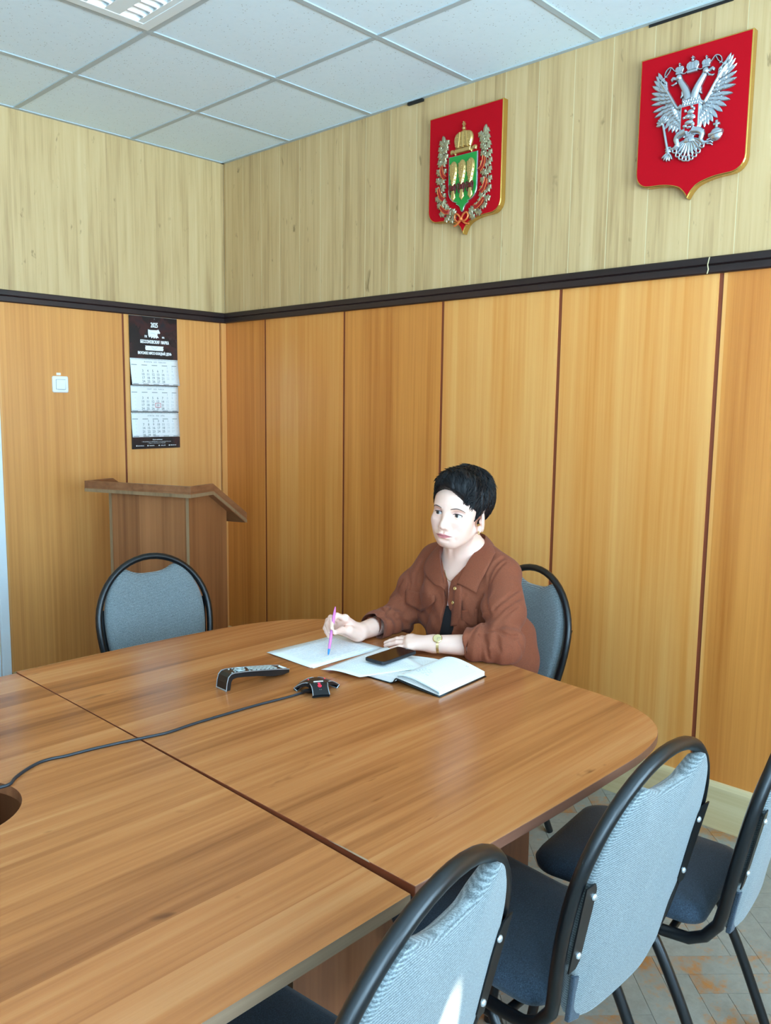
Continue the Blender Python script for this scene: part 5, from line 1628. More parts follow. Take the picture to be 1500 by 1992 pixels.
def hand(F, W, mcp, fingers, thumb, rp=.0125):
    for m in mcp: F.cone(W, m, .0185, rp, .016)
    for a, b in zip(mcp[:-1], mcp[1:]): F.cone(a, b, .0105, .0105, .012)
    for fi in fingers:
        F.chain([fi[0], fi[1], fi[2], fi[3]], fi[4] if len(fi) > 4 else [.0098, .0085, .0078, .0064], .0035)
    F.chain(thumb, [.0170, .0120, .0098, .0078], .008)

LH_A = V3(.40, -.91, -.045); LH_A /= np.linalg.norm(LH_A)
LH_S = V3(.91, .40, -.10); LH_S /= np.linalg.norm(LH_S)
def lh(a, s, z): return LWR + LH_A * a + LH_S * s + V3(0, 0, z)
PT = lambda t: np.array(PEN_T0) + np.array(PEN_D) * t
CR, CC = np.array(CAM_R), -np.array(CAM_F)
HAND_L = dict(W=LWR, mcp=[lh(.080, -.026, .004), lh(.084, -.007, .007), lh(.080, .013, .004), lh(.072, .030, -.002)],
              fingers=[[lh(.080, -.026, .003), lh(.116, -.032, -.001), lh(.137, -.034, -.008), lh(.153, -.034, -.013)],
                       [lh(.084, -.007, .006), lh(.124, -.010, .003), lh(.148, -.012, -.006), lh(.164, -.012, -.012)],
                       [lh(.080, .013, .003), lh(.118, .013, .001), lh(.141, .012, -.007), lh(.156, .011, -.012)],
                       [lh(.072, .030, -.003), lh(.101, .034, -.004), lh(.118, .034, -.010), lh(.131, .033, -.013), [.0088, .0075, .0068, .0058]]],
              thumb=[lh(.022, -.022, -.004), lh(.052, -.044, -.008), lh(.080, -.055, -.011), lh(.100, -.058, -.013)])
def wpx(px, py, x): return np.array(onx(px, py, x))
R_IDX = [wpx(671, 1203, 1.150), wpx(655.5, 1197, 1.182), wpx(646, 1206, 1.203), PT(.088) + CC * .0105 + CR * -.001]
R_MID = [wpx(664, 1207, 1.147), wpx(643.5, 1201, 1.182), wpx(636.5, 1215, 1.200), PT(.070) - CC * .008 - CR * .006]
R_RNG = [wpx(660, 1214, 1.140), wpx(638, 1207, 1.175), wpx(633, 1222, 1.188), wpx(638, 1233, 1.182)]
R_PNK = [wpx(661, 1223, 1.130), wpx(640, 1216, 1.163), wpx(635.5, 1229, 1.172), wpx(640, 1238, 1.166), [.0088, .0078, .0072, .0062]]
R_THB = [wpx(690, 1229, 1.105), wpx(679, 1226, 1.142), wpx(664.5, 1225.5, 1.176), PT(.073) + CR * .0105 + CC * .005]
HAND_R = dict(W=RWR, mcp=[R_IDX[0], R_MID[0], R_RNG[0], R_PNK[0]], fingers=[R_IDX, R_MID, R_RNG, R_PNK], thumb=R_THB)
def hands(F):
    hand(F, **HAND_L); hand(F, **HAND_R)
    F.cone(RWR + V3(.012, .006, -.004), R_THB[1], .020, .0125, .014)
    F.cone(RWR + V3(.01, -.004, -.008), R_PNK[0] + V3(0, .004, -.004), .019, .0135, .014)

def table_clip(P, D):
    """cloth and flesh flatten on the table top"""
    over = (P[:, 0] > 0.84) & (P[:, 2] > 0.70)
    e = np.where(over, ZE + 0.0012 - P[:, 2], -9.0)
    k = .006
    h = np.maximum(k - np.abs(D - e), 0) / k
    return np.where(over, np.maximum(D, e) + h * h * k * .25, D)

def tint_layer(me, pos):
    """colour of the skin: lips, darker mouth line and lids, a little warmth on cheeks, ears and knuckles"""
    q = w2h(pos)
    n = len(pos)
    lip = np.zeros(n)
    y, z = q[:, 1], q[:, 2]
    face = q[:, 0] > .066
    ay = np.clip(np.abs(y) / .0265, 0, 1.2)
    up = -.0578 - .0060 * ay ** 1.5 - .0012 * np.exp(-(y / .0045) ** 2)
    lo = -.0730 + .0085 * ay ** 2
    lip = np.clip((up - z) / .0012, 0, 1) * np.clip((z - lo) / .0014, 0, 1) * np.clip((1.0 - ay) / .06, 0, 1) * face
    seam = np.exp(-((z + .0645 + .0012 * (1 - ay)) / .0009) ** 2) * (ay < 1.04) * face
    cheek = np.exp(-(((np.abs(y) - .043) / .020) ** 2 + ((z + .030) / .020) ** 2)) * (q[:, 0] > .02)
    lid = np.exp(-(((np.abs(y) - .032) / .015) ** 2 + ((z - .007) / .0055) ** 2)) * face
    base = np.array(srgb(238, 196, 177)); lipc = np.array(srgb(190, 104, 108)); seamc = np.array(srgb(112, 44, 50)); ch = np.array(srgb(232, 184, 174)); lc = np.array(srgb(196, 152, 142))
    col = np.tile(base, (n, 1))
    def over(c, a): 
        nonlocal col
        col = col * (1 - a[:, None]) + c * a[:, None]
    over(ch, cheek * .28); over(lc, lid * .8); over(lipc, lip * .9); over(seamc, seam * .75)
    at = me.attributes.new('tint', 'FLOAT_COLOR', 'POINT')
    at.data.foreach_set('color', np.concatenate([col, np.ones((n, 1))], 1).astype(np.float32).ravel())

def skin_material():
    m = MT('skin')
    at = m.n('ShaderNodeAttribute', attribute_name='tint').outputs['Color']
    g = m.noise(m.coord((420, 420, 420)), 1.0, 3.0, 0.6)
    m.set(Base_Color=at, Roughness=0.48, Subsurface_Weight=0.12, Subsurface_Radius=(0.012, 0.005, 0.003), Subsurface_Scale=0.6, Specular_IOR_Level=0.4)
    m.bump(g, 0.08, 0.0006)
    return m.mat
def shirt_material(name, c):
    m = MT(name)
    tc = m.n('ShaderNodeTexCoord').outputs['Object']
    a = m.noise(m.n('ShaderNodeMapping', {'Vector': tc, 'Scale': (240, 240, 1100)}).outputs[0], 1.0, 2.0, 0.6)
    b = m.noise(m.n('ShaderNodeMapping', {'Vector': tc, 'Scale': (900, 900, 200)}).outputs[0], 1.0, 2.0, 0.6)
    w = m.math('MULTIPLY_ADD', a, 0.5, m.math('MULTIPLY', b, 0.5))
    m.set(Base_Color=m.ramp(w, [(0.30, [x * .72 for x in c]), (0.52, c), (0.75, [min(1, x * 1.35) for x in c])]), Roughness=0.85, Sheen_Weight=0.06, Sheen_Roughness=0.5, Specular_IOR_Level=0.2)
    m.bump(w, 0.25, 0.0008)
    return m.mat
M['skin'] = skin_material()
M['shirt'] = shirt_material('rust_brown_linen', srgb(130, 70, 47))
M['black_knit'] = plain('black_knit', srgb(18, 18, 22), 0.9)
M['trousers'] = plain('dark_trousers', srgb(28, 28, 34), 0.85)
M['hair'] = None

def person():
    t = thing('person', 'seated woman in a rust-brown shirt with short black hair, writing', 'person', (0.66, 2.42, 0.0))
    F = skin_field()
    ax = (axis([0.48, (0.76, .004), (0.975, .00145), (1.27, .0021)]), axis([2.12, (2.17, .004), (2.37, .0022), (2.555, .00145), (2.75, .0035)]), axis([0.50, (0.745, .006), (0.865, .0020), (1.06, .0035), (1.335, .00145)]))
    pos, quads = net(F, ax, table_clip)
    pos = relax(pos, quads, 1, 0.3)
    body = mesh_from('body', pos, quads, M['skin'], t)
    me = body.data
    vs = np.empty(len(me.vertices) * 3, np.float32); me.vertices.foreach_get('co', vs)
    tint_layer(me, vs.reshape(-1, 3).astype(float))
    return t, F
PERSON, SKIN = person()
# ------------------------------------------------------------------ eyes, brows, hair
def march(F, p, d, far=0.2, post=None):
    """first point of the field's surface from p along d"""
    p = np.array(p, float); d = np.array(d, float); d /= np.linalg.norm(d); s = 0.0
    for _ in range(90):
        q = p + d * s
        e = F(q[None])[0]
        if post is not None: e = post(q[None], np.array([e]))[0]
        if e < 0.00008: return q
        s += max(e * 0.7, 0.0002)
        if s > far: break
    return p + d * s
def on_face(y, z, lift=0.0):
    """skin point of the head at (y, z) seen from the front, in world coordinates"""
    o = h2w((.135, y, z)); d = -(HR @ V3(1, 0, 0))
    return march(SKIN, o, d) - d * lift
M['eye_white'] = plain('eye_white', srgb(206, 202, 202), 0.12)
M['iris'] = plain('grey_brown_iris', srgb(70, 66, 62), 0.15)
M['pupil'] = plain('pupil', srgb(8, 8, 8), 0.08)
M['brow'] = plain('brow_hair', srgb(96, 76, 70), 0.8)
M['lash'] = plain('lash', srgb(30, 24, 24), 0.7)
def eyes(t):
    for s in (-1, 1):
        c = h2w((.0666, s * .0318, -.0005)); r = .0128 * HS
        g = HR @ rot3(math.radians(-13), math.radians(1), 0) @ V3(1, 0, 0); g = Vector(g)
        R = Vector((0, 0, 1)).rotation_difference(g).to_matrix()
        mb = MB(); n = 28
        angs = [0.0001, .10, .21, .22, .34, .50, .515, .6, .9, 1.3, 1.8, 2.4, 3.1415]
        prof = [(r * math.sin(a), r * math.cos(a) + (0.0006 * max(0, 1 - (a / .5) ** 2))) for a in angs]
        mb.lathe(prof, tuple(c), R, n)
        nf = len(mb.f)
        ms = []
        for i in range(len(prof) - 1):
            ms += [2 if angs[i + 1] < .215 else (1 if angs[i + 1] < .51 else 0)] * n
        mb.m = ms + [2, 0]
        mb.build('eye', [M['eye_white'], M['iris'], M['pupil']], t, smooth=180)
        # upper lid line and brow follow the skin
        mb = MB()
        pts = []
        for k in range(9):
            a = PI * k / 8
            pts.append(on_face(s * .0318 + .0152 * math.cos(a) * 1.0, -.0006 + .0052 * math.sin(a) + s * 0.0, .0003))
        mb.tube(pts, [.0005, .0009, .0012, .0013, .0013, .0013, .0012, .0009, .0005], 6)
        mb.build('eyelash_line', M['lash'], t, smooth=180)
        mb = MB()
        q = [(.0155, .0170), (.024, .0198), (.034, .0218), (.044, .0196), (.053, .0130)]
        pts = [on_face(s * a, b, .0006) for a, b in spline(q, 4)]
        n = len(pts)
        mb.tube(pts, [.0007 + .0009 * math.sin(PI * min(1, (k + 1.5) / n)) for k in range(n)], 6)
        mb.build('eyebrow', M['brow'], t, smooth=180)
eyes(PERSON)

def hair_material():
    m = MT('black_hair')
    g = m.noise(m.coord((160, 160, 40)), 1.0, 3.0, 0.6)
    m.set(Base_Color=m.mix(g, srgb(6, 6, 8), srgb(20, 20, 24)), Roughness=0.5, Specular_IOR_Level=0.3)
    m.bump(g, 0.3, 0.0015)
    return m.mat
M['hair'] = hair_material()
HLINE = [(-.20, -.060), (-.085, -.056), (-.060, -.030), (-.044, .004), (-.034, .020), (-.020, .025), (-.006, .022), (.004, .006), (.011, -.014), (.016, -.022), (.022, -.014), (.030, .012), (.045, .036), (.060, .052), (.075, .066), (.090, .076), (.2, .085)]
def hairline(x, y):
    z = np.interp(x, [a for a, b in HLINE], [b for a, b in HLINE])
    front = np.clip((x - .03) / .03, 0, 1)
    return z - front * (.030 * np.clip((y - .002) / .052, 0, 1.0) ** 1.2) + .004 * np.clip((.03 - np.abs(y + .02)) / .03, 0, 1) * front
def hair(t):
    F = Field()
    E_C, E_R = np.array((-.017, 0, .042)), np.array((.1075, .0855, .0925))
    F.ell(E_C, E_R, .01)
    F.ell((-.045, 0, .055), (.082, .080, .088), .03)
    F.ell((.044, .004, .086), (.055, .066, .047), .03)
    def post(P, D):
        x, y, z = P.T
        # strand relief swirling from the crown
        u = np.arctan2(y - .006, x + .055); rr = np.sqrt((x + .055) ** 2 + y ** 2 + (z - .12) ** 2)
        st = (np.sin(u * 23 + rr * 60 + 2 * np.sin(rr * 70)) * .55 + np.sin(u * 47 - rr * 90 + 1.3) * .3 + np.sin(u * 11 + rr * 130) * .35)
        D = D - .0022 * st * np.clip((rr - .01) / .03, 0, 1)
        cut = hairline(x, y) + .0005 * np.sin(u * 90 + rr * 140) - z
        cut = cut * .8
        k = .010
        h = np.maximum(k - np.abs(D - cut), 0) / k
        return np.maximum(D, cut) + h * h * k * .25
    ax = (axis([-.14, (.115, .0021)]), axis([-.105, (.105, .0021)]), axis([-.10, (.155, .0021)]))
    pos, quads = net(F, ax, post)
    pos = relax(pos, quads, 1, .3)
    # loose strands and tufts lying along the flow
    mb = MB(); rnd = random.Random(11); rg = np.random.default_rng(4)
    crown = np.array([-.060, .008, .128])
    def grad(P):
        e = .002; g = np.stack([F(P + np.eye(3)[i] * e) - F(P - np.eye(3)[i] * e) for i in range(3)], 1)
        return g / np.maximum(np.linalg.norm(g, axis=1), 1e-9)[:, None]
    def onto(P):
        for _ in range(3):
            P = P - grad(P) * F(P)[:, None]
        return P
    def run(P, L, lift, wob, fringe, rad):
        n = 8; N = len(P)
        P = onto(P); tr = [P - grad(P) * .002]; ok = np.ones(N, bool); cnt = np.ones(N, int)
        for k in range(1, n):
            nn = grad(P); v = P - crown; v /= np.linalg.norm(v, axis=1)[:, None]
            fr = np.clip(P[:, 0] / .06, 0, 1)[:, None]
            if fringe is None:
                v = v + np.array([.25, .60, -.1]) * fr * 1.2 + np.array([0, 0, -.35]) * (1 - fr) + np.array([-.3, 0, 0]) * (1 - fr) * np.where(np.abs(P[:, 1:2]) > .04, 1, .3)
            else: v = fringe
            v = v - nn * (v * nn).sum(1)[:, None]; v /= np.maximum(np.linalg.norm(v, axis=1), 1e-6)[:, None]
            v = v + np.cross(nn, v) * wob[:, None]; v /= np.linalg.norm(v, axis=1)[:, None]
            P = onto(P + v * (L / n)[:, None])
            ok &= P[:, 2] > hairline(P[:, 0], P[:, 1]) - .007
            tr.append(P + nn * (lift * (k / n) ** 1.5 + .0005)[:, None]); cnt += ok
        for a in range(N):
            m_ = cnt[a]
            if m_ < 4: continue
            mb.tube([tr[k][a] for k in range(m_)], [rad[a] * (1 - (k / (m_ - 1)) ** 2 * .93) for k in range(m_)], 4)
    d = rg.normal(size=(2600, 3)); d /= np.linalg.norm(d, axis=1)[:, None]
    P = onto(E_C + d * E_R)
    P = P[P[:, 2] > hairline(P[:, 0], P[:, 1]) + .010][:1500]
    N = len(P)
    run(P, rg.uniform(.020, .042, N), rg.uniform(-.0004, .0036, N) + np.where(P[:, 2] > .095, rg.uniform(0, .008, N), 0), rg.uniform(-.45, .45, N), None, rg.uniform(.0009, .0018, N))
    s = np.linspace(0, 1, 110); y0 = -.050 + .092 * s + rg.uniform(-.004, .004, 110)
    P = np.stack([.066 - 8 * y0 ** 2, y0, .102 - .1 * np.abs(y0)], 1)
    fr = np.where((s > .42)[:, None], np.array([[.35, .60, -.75]]), np.array([[.45, -.25, -.60]]))
    run(P, rg.uniform(.030, .050, 110), rg.uniform(.0006, .002, 110), rg.uniform(-.15, .15, 110), fr, rg.uniform(.0010, .0018, 110))
    n0 = len(pos)
    allp = np.concatenate([pos, np.array(mb.v)])
    W = h2w(allp)
    faces = [tuple(q) for q in quads.tolist()] + [tuple(i + n0 for i in f) for f in mb.f]
    me = bpy.data.meshes.new('hair'); me.from_pydata([tuple(p) for p in W.tolist()], [], faces); me.materials.append(M['hair'])
    me.polygons.foreach_set('use_smooth', [True] * len(me.polygons)); me.update()
    o = bpy.data.objects.new('hair', me); COL.objects.link(o); adopt(o, t)
hair(PERSON)
# ------------------------------------------------------------------ clothes
def marchv(F, O, D, post=None, far=3.6, steps=120):
    O = np.array(O, float); D = np.array(D, float); D = D / np.linalg.norm(D, axis=1)[:, None]
    s = np.full(len(O), 0.0); done = np.zeros(len(O), bool); best = np.full(len(O), 9.0); sb = s.copy()
    for _ in range(steps):
        q = O + D * s[:, None]; e = F(q)
        if post is not None: e = post(q, e)
        sb = np.where(e < best, s, sb); best = np.minimum(best, e)
        done |= (e < 0.0002) | (s > far)
        s = np.where(done, s, s + np.maximum(e * 0.75, 0.0002))
        if done.all(): break
    return O + D * sb[:, None]
def cuff_pt(a, b, t): return a * (1 - t) + b * t
L_CUFF, R_CUFF = 0.55, 0.77
def shirt_field():
    F = Field()
    F.ell((0.742, 2.425, .945), (.112, .166, .118), .04)
    for s in (-1, 1): F.ball((.802, 2.422 + s * .066, .893), .069, .05)
    F.ell((0.725, 2.425, .80), (.112, .157, .14), .05)
    F.cone((.715, 2.425, .78), (.665, 2.43, .56), .128, .165, .06)
    F.ell((.640, 2.52, .68), (.10, .11, .16), .05)
    F.ell((.755, 2.365, .82), (.085, .118, .16), .04)
    F.ell((.755, 2.475, .82), (.085, .108, .16), .04)
    for S, o in ((LSH, 1), (RSH, -1)):
        F.cone(NECK + V3(-.025, o * .035, -.022), S + V3(-.01, -o * .015, .004), .050, .050, .035)
    F.chain([LSH + V3(0, -.012, -.006), cuff_pt(LSH, LEL, .5), LEL], [.060, .063, .060], .03)
    F.chain([RSH + V3(0, .012, -.006), cuff_pt(RSH, REL, .5), REL], [.059, .062, .058], .03)
    F.cone(LEL, cuff_pt(LEL, LWR, L_CUFF), .061, .050, .02)
    F.cone(REL, cuff_pt(REL, RWR, R_CUFF), .058, .045, .02)
    return F
def arm_frame(P, a, b):
    u = (b - a); L = np.linalg.norm(u); u = u / L
    q = P - a; t = q @ u
    w = np.cross(u, V3(.3, .2, .9)); w /= np.linalg.norm(w); v = np.cross(u, w)
    return t / L, np.arctan2(q @ v, q @ w), np.sqrt(np.maximum((q ** 2).sum(1) - t ** 2, 0)), L
def opening_half(z): return np.interp(z, [.70, .80, .87, .935, .955, .985, 1.03, 1.08, 1.2], [.036, .026, .0120, .0080, .0125, .036, .064, .084, .09])
OPEN_Y = 2.4235
def shirt_post(P, D):
    x, y, z = P.T
    # creases: round the elbows, from the armpits, down the front
    for (S, E, W, cf, o) in ((LSH, LEL, LWR, L_CUFF, 1), (RSH, REL, RWR, R_CUFF, -1)):
        t, a, r, L = arm_frame(P, S, E)
        w = np.clip(1.25 - np.abs(r - .066) / .05, 0, 1) * np.clip((t + .05) / .15, 0, 1) * np.clip((1.15 - t) / .2, 0, 1)
        g = np.sin(t * 17 + 1.6 * np.sin(a + .6) + 2.2 * o) * (.25 + .75 * np.exp(-((t - .82) / .3) ** 2)) + .5 * np.sin(t * 31 - 2.0 * np.sin(a * 1.0 + 1.9) + 1.1) * np.exp(-((t - .9) / .22) ** 2)
        D = D + .0060 * w * np.where(g > 0, g, g * .6)
        t, a, r, L = arm_frame(P, E, W)
        w = np.clip(1.2 - np.abs(r - .055) / .04, 0, 1) * np.clip((t + .15) / .2, 0, 1) * np.clip((cf + .12 - t) / .1, 0, 1)
        D = D + .0034 * w * np.sin(t * 30 + 1.5 * np.sin(a + 2.0 * o))
        # turned-back cuff: a thicker band, then a clean cut and a hollow sleeve mouth
        near = (r < .10) & (t > -.2) & (t < 1.1)
        band = np.clip((t - (cf - .26)) / .02, 0, 1)
        D = np.where(near, D - .0035 * band, D)
        cut = (t - cf) * L
        D = np.where(near, np.maximum(D, cut), D)
        hol = np.maximum((.0395 if o > 0 else .036) - r, -1) ; hol = np.minimum(hol, (t - (cf - .10)) * L)
        D = np.where(near, np.maximum(D, hol), D)
    chest = np.clip((x - .70) / .06, 0, 1) * np.clip((1.0 - z) / .06, 0, 1) * (np.abs(y - 2.425) < .19)
    D = D + chest * (.0042 * np.sin((y - 2.42) * 62 + 3.0 * np.sin(z * 19)) * np.clip((.93 - z) / .10, 0.12, 1) + .0020 * np.sin((y + z * .8) * 85 + 1.0))
    side = np.clip((.74 - x) / .06, 0, 1)
    D = D + side * .004 * np.sin(z * 38 + 14 * y + 2 * np.sin(y * 30))
    D = D + .0012 * np.sin(x * 43 + z * 37) * np.sin(y * 51 - z * 23)
    if len(P) > 1 or True:
        c = P.mean(0)
        for A_, B_, amp, sg in CREASES:
            m0 = np.abs((A_ + B_) / 2 - c).max()
            if len(P) > 1 and m0 > .09: continue
            ab = B_ - A_; L2 = (ab ** 2).sum() + 1e-12
            tt = np.clip((P - A_) @ ab / L2, 0, 1)
            dd = np.sqrt(((P - A_ - tt[:, None] * ab) ** 2).sum(1))
            ins = D < .02
            D = np.where(ins, D + amp * np.exp(-(dd / sg) ** 2) - amp * .0 * dd, D)
    # front opening
    op = opening_half(z) - np.abs(y - OPEN_Y - .35 * np.clip(.80 - z, 0, .1) * -1 - np.clip(1.0 - z, 0, .3) * .02)
    front = (x > .745) & (z > .60)
    D = np.where(front, np.maximum(D, op), D)
    # neck hole
    q = P - (NECK + V3(.004, 0, .02))
    ring = .060 - np.sqrt(q[:, 0] ** 2 * .9 + q[:, 1] ** 2)
    D = np.where(z > 1.035, np.maximum(D, ring), D)
    D = np.maximum(D, .535 - z)
    return table_clip(P, D)
def on_shirt(px, lift):
    """points of the shirt met by the sight lines through photo pixels, lifted off the cloth"""
    px = np.array(px, float)
    d = np.array(CAM_F)[None] + np.array(CAM_R)[None] * ((px[:, :1] - 750) / 1607.4) - np.array(CAM_U)[None] * ((px[:, 1:2] - 996) / 1607.4)
    d /= np.linalg.norm(d, axis=1)[:, None]
    O = np.tile(np.array(CAM_C), (len(px), 1)) + d * 1.9
    p = marchv(SHIRT, O, d, shirt_post_closed, far=1.4)
    # outward direction from the field's slope
    e = .004; g = np.stack([shirt_post_closed(p + np.eye(3)[i] * e, SHIRT(p + np.eye(3)[i] * e)) - shirt_post_closed(p - np.eye(3)[i] * e, SHIRT(p - np.eye(3)[i] * e)) for i in range(3)], 1)
    g /= np.maximum(np.linalg.norm(g, axis=1), 1e-6)[:, None]
    lf = np.broadcast_to(np.array(lift, float), (len(p),))
    return p + g * lf[:, None]
def shirt_post_closed(P, D):
    global OPEN_SKIP
    return table_clip(P, D)
SHIRT = shirt_field()
CREASE_PX = [([(980, 1084), (964, 1096), (952, 1116), (946, 1146), (947, 1180), (950, 1194)], .0055, .0062),
             ([(982, 1092), (966, 1108), (954, 1132), (949, 1160)], .0045, .005),
             ([(1016, 1160), (996, 1172), (972, 1190), (956, 1204)], .0060, .0055),
             ([(1010, 1146), (984, 1164), (960, 1186)], .0050, .0050),
             ([(1008, 1178), (985, 1194), (966, 1214)], .0040, .0050),
             ([(952, 1228), (962, 1226), (980, 1234), (996, 1240), (1008, 1238)], .0060, .0055),
             ([(938, 1240), (946, 1252), (948, 1268), (950, 1280)], .0050, .0055),
             ([(929, 1236), (942, 1238), (946, 1256)], .0050, .0050),
             ([(966, 1234), (968, 1252), (972, 1266)], .0045, .0055),
             ([(950, 1198), (940, 1210), (929, 1212)], .0070, .0070),
             ([(1012, 1210), (1014, 1230), (1026, 1246), (1020, 1260)], .0050, .0055),
             ([(1012, 1250), (1018, 1272), (1030, 1292)], .0045, .0055),
             ([(904, 1158), (894, 1182), (886, 1204), (884, 1230)], .0030, .0050),
             ([(846, 1164), (834, 1190), (826, 1220), (822, 1240)], .0040, .0060),
             ([(876, 1190), (874, 1216), (872, 1238)], .0030, .0040),
             ([(938, 1160), (930, 1190), (928, 1220)], .0050, .0060),
             ([(794, 1112), (797, 1136), (790, 1160), (786, 1176)], .0050, .0055),
             ([(782, 1130), (770, 1150), (756, 1166), (744, 1178)], .0045, .0055),
             ([(778, 1170), (762, 1182), (748, 1190)], .0045, .0050),
             ([(764, 1182), (772, 1200), (790, 1212)], .0055, .0060),
             ([(742, 1184), (754, 1200), (762, 1220), (760, 1236)], .0050, .0050),
             ([(820, 1090), (808, 1116), (806, 1140)], .0035, .0055)]
CREASES = []
_px = [q for ln, a, s_ in CREASE_PX for q in ln]
_w = on_shirt(_px, 0.0); _k = 0
for ln, a, s_ in CREASE_PX:
    for i_ in range(len(ln) - 1):
        A_, B_ = _w[_k + i_], _w[_k + i_ + 1]
        if np.linalg.norm(A_ - B_) < .09: CREASES.append((A_, B_, a * 1.7, s_))
    _k += len(ln)
def patch(name, corners, lift, t, mat, n=(8, 6), solid=.0022, bulge=.0):
    """a flap sewn on the shirt: four photo corners (tl, tr, br, bl), gridded and dropped on the cloth"""
    a, b, c, d = [np.array(q, float) for q in corners]
    px = []; L = []
    for i in range(n[1] + 1):
        for j in range(n[0] + 1):
            u, v = j / n[0], i / n[1]
            px.append((a * (1 - u) + b * u) * (1 - v) + (d * (1 - u) + c * u) * v); L.append(lift + bulge * v)
    p = on_shirt(px, L)
    mb = MB(); mb.grid([[p[i * (n[0] + 1) + j] for j in range(n[0] + 1)] for i in range(n[1] + 1)])
    return mb.build(name, mat, t, smooth=50, solid=solid)
def flap(name, tl, tr, bottom, t, n=6):
    tl, tr = np.array(tl, float), np.array(tr, float); bt = np.array(bottom, float)
    px = []; L = []; cols = 9
    for i in range(n + 1):
        for j in range(cols):
            u = j / (cols - 1); top = tl * (1 - u) + tr * u
            k = u * (len(bt) - 1); a = min(int(k), len(bt) - 2); bo = bt[a] * (1 - (k - a)) + bt[a + 1] * (k - a)
            v = i / n
            px.append(top * (1 - v) + bo * v); L.append(.0012 + .0030 * v)
    p = on_shirt(px, L)
    mb = MB(); mb.grid([[p[i * cols + j] for j in range(cols)] for i in range(n + 1)])
    return mb.build(name, M['shirt'], t, smooth=50, solid=.0022)
def clothes(t):
    ax = (axis([0.44, (1.0, .0030)]), axis([2.02, (2.86, .0030)]), axis([0.53, (1.13, .0030)]))
    pos, quads = net(SHIRT, ax, shirt_post)
    pos = relax(pos, quads, 2, .4)
    sh = mesh_from('shirt', pos, quads, M['shirt'], t)
    # black top under the open shirt
    zc = .868
    def top_post(P, D):
        D = D - .0035
        D = np.maximum(D, P[:, 2] - zc - .4 * (P[:, 1] - OPEN_Y) ** 2)
        return np.maximum(D, np.maximum(np.abs(P[:, 1] - OPEN_Y - .01) - .062, .66 - P[:, 0]))
    pos, quads = net(SKIN, (axis([.62, (.90, .004)]), axis([2.34, (2.51, .004)]), axis([.60, (zc + .03, .004)])), top_post)
    mesh_from('black_top', pos, quads, M['black_knit'], t)
    # collar: fold line and outer edge, from the right front point round the neck to the left front point
    S = lambda x, y, l: on_shirt([(x, y)], [l])[0]
    fold = [S(866, 1147, .003), S(862.5, 1115, .010), V3(.835, 2.370, 1.052), V3(.775, 2.356, 1.076), V3(.718, 2.384, 1.094), V3(.700, 2.425, 1.098), V3(.718, 2.470, 1.094), V3(.770, 2.496, 1.075), S(917, 1090, .014), S(900, 1120, .008), S(891, 1136, .004)]
    outer = [S(848, 1139, .004), S(830.5, 1117, .009), S(834, 1092, .011), V3(.762, 2.326, 1.050), V3(.694, 2.352, 1.048), V3(.668, 2.425, 1.048), V3(.694, 2.498, 1.046), S(962, 1084, .010), S(950, 1112, .010), S(936, 1136, .009), S(927, 1155, .008)]
    ff, oo = spline(fold, 5), spline(outer, 5)
    rows = []
    for a, b in zip(ff, oo):
        a, b = np.array(a), np.array(b)
        up = V3(0, 0, 1) * .004 + (a - NECK) * V3(.04, .04, 0)
        rows.append([a * (1 - k) + b * k + up * 4 * k * (1 - k) for k in (0, .15, .35, .6, .85, 1.0)])
    # stand of the collar inside the fold
    for r, a in zip(rows, ff):
        a = np.array(a); r.insert(0, a + (np.array([NECK[0], NECK[1], a[2]]) - a) * .06 + V3(0, 0, -.022))
    mb = MB(); mb.grid(rows)
    mb.build('collar', M['shirt'], t, smooth=60, solid=.0024)
    mb = None
    flap('pocket_flap', (790, 1147), (846, 1158), [(790, 1174), (806, 1181), (821, 1190), (835, 1180), (847, 1169)], t)
    flap('pocket_flap', (898, 1187), (930, 1184), [(899, 1204), (907, 1211), (915, 1218), (923, 1218), (929, 1216)], t)
    patch('placket', [(884, 1139), (899, 1137), (897, 1216), (877, 1218)], .0012, t, M['shirt'], n=(3, 16))
    for (x, y) in ((886.5, 1145), (882.5, 1172)):
        p, q = on_shirt([(x, y), (x, y)], [.003, .008])
        R = Vector((0, 0, 1)).rotation_difference(Vector(q - p)).to_matrix()
        mb = MB(); mb.lathe([(.0062, 0), (.0062, .0016), (.005, .0028), (.0035, .0022), (.0001, .002)], tuple(p), R, 14)
        mb.build('button', M['gilt'], t, smooth=40)
    # trousers and shoes under the table
    T = Field()
    T.ell(PEL + V3(0, 0, -.02), (.13, .165, .085), .04)
    for s in (-1, 1):
        y = 2.42 + s * .095
        T.chain([PEL + V3(.02, s * .08, -.028), V3(1.03, y, .555), V3(1.00, y, .10)], [.078, .060, .045], .04)
    pos, quads = net(T, (axis([.48, (1.12, .010)]), axis([2.20, (2.65, .010)]), axis([.05, (.70, .010)])), lambda P, D: np.maximum(np.maximum(D, .08 - P[:, 2]), .486 - P[:, 2] - 9 * (P[:, 0] > .86)))
    mesh_from('trousers', pos, quads, M['trousers'], t)
    for s in (-1, 1):
        y = 2.42 + s * .095
        B = Field(); B.cone((.99, y, .045), (1.15, y, .030), .044, .034, .03); B.cone((.995, y, .05), (.995, y, .12), .040, .034, .02)
        pos, quads = net(B, (axis([.92, (1.21, .007)]), axis([y - .06, (y + .06, .007)]), axis([-.02, (.14, .007)])), lambda P, D: np.maximum(np.maximum(D, .001 - P[:, 2]), P[:, 2] - .12))
        mesh_from('shoe', pos, quads, M['black_plastic'], t)
    # wristwatch
    w = LWR * .93 + LEL * .07
    u = (LWR - LEL); u /= np.linalg.norm(u)
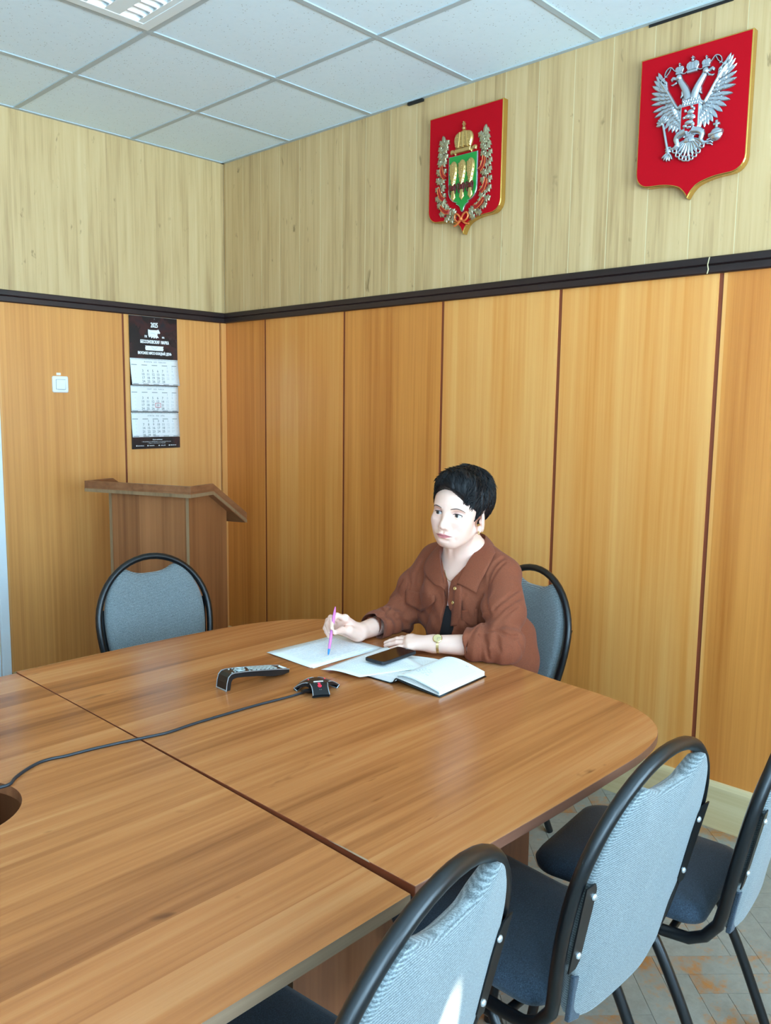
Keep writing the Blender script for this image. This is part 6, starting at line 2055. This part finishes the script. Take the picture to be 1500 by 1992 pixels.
    v = np.cross(u, V3(0, 0, 1)); v /= np.linalg.norm(v); n = np.cross(v, u)
    if n[2] < 0: n = -n
    wt = MB()
    for k in range(22):
        a = 2 * PI * k / 22
        c = w + (v * math.cos(a) * .0295 + n * math.sin(a) * .0275)
        tg = -v * math.sin(a) + n * math.cos(a); out = v * math.cos(a) + n * math.sin(a)
        wt.obox(tuple(c), (.0085, .0072, .0022), Matrix((tuple(u), tuple(tg), tuple(out))).transposed())
    wb = wt.build('wristwatch', M['gilt'], t, bevel=.0007)
    up = n * .75 + v * np.sign(np.dot(v, -np.array(CAM_F))) * .66; up /= np.linalg.norm(up)
    R = Vector((0, 0, 1)).rotation_difference(Vector(up)).to_matrix()
    c = w + up * .0285
    mb = MB(); mb.lathe([(.0135, 0), (.0150, .0020), (.0150, .0042), (.0132, .0058)], tuple(c), R, 24); mb.build('watch_case', M['gilt'], wb, smooth=40)
    mb = MB(); mb.lathe([(.0130, .0056), (.0130, .0061)], tuple(c), R, 24); d = mb.build('watch_dial', M['dial'], wb)
    mb = MB()
    for (ang, L) in ((.6, .008), (2.2, .0105)):
        a = Vector((0, 0, .0064)); b = Vector((math.cos(ang) * L, math.sin(ang) * L, .0064))
        mb.tube([Vector(c) + R @ a, Vector(c) + R @ b], .0004, 4)
    mb.build('watch_hand', M['ink_dark'], wb)
    # earring and fine chain
    p = h2w((.010, .0765, -.047))
    mb = MB(); mb.ball(p, .0026, 10); mb.ball(p + V3(.001, .002, -.0058), .0033, 10); mb.tube([p, p + V3(.001, .002, -.0058)], .0008, 6)
    mb.build('earring', M['gilt'], t, smooth=60)
    pts = []
    for k in range(17):
        a = -.62 + 1.24 * k / 16
        yy = NECK[1] + math.sin(a) * .052; zz = 1.070 - .118 * max(0, math.cos(a)) ** 1.5
        pts.append(march(SKIN, (1.1, yy, zz), (-1, 0, 0), .5) + V3(.0012, 0, 0))
    mb = MB(); mb.tube(pts, .0009, 6); mb.build('necklace', M['gilt'], t, smooth=180)
M['gilt'] = plain('gilt_metal', srgb(222, 190, 128), 0.25, 0.85)
M['dial'] = plain('champagne_dial', srgb(214, 192, 140), 0.3, 0.3)
clothes(PERSON)
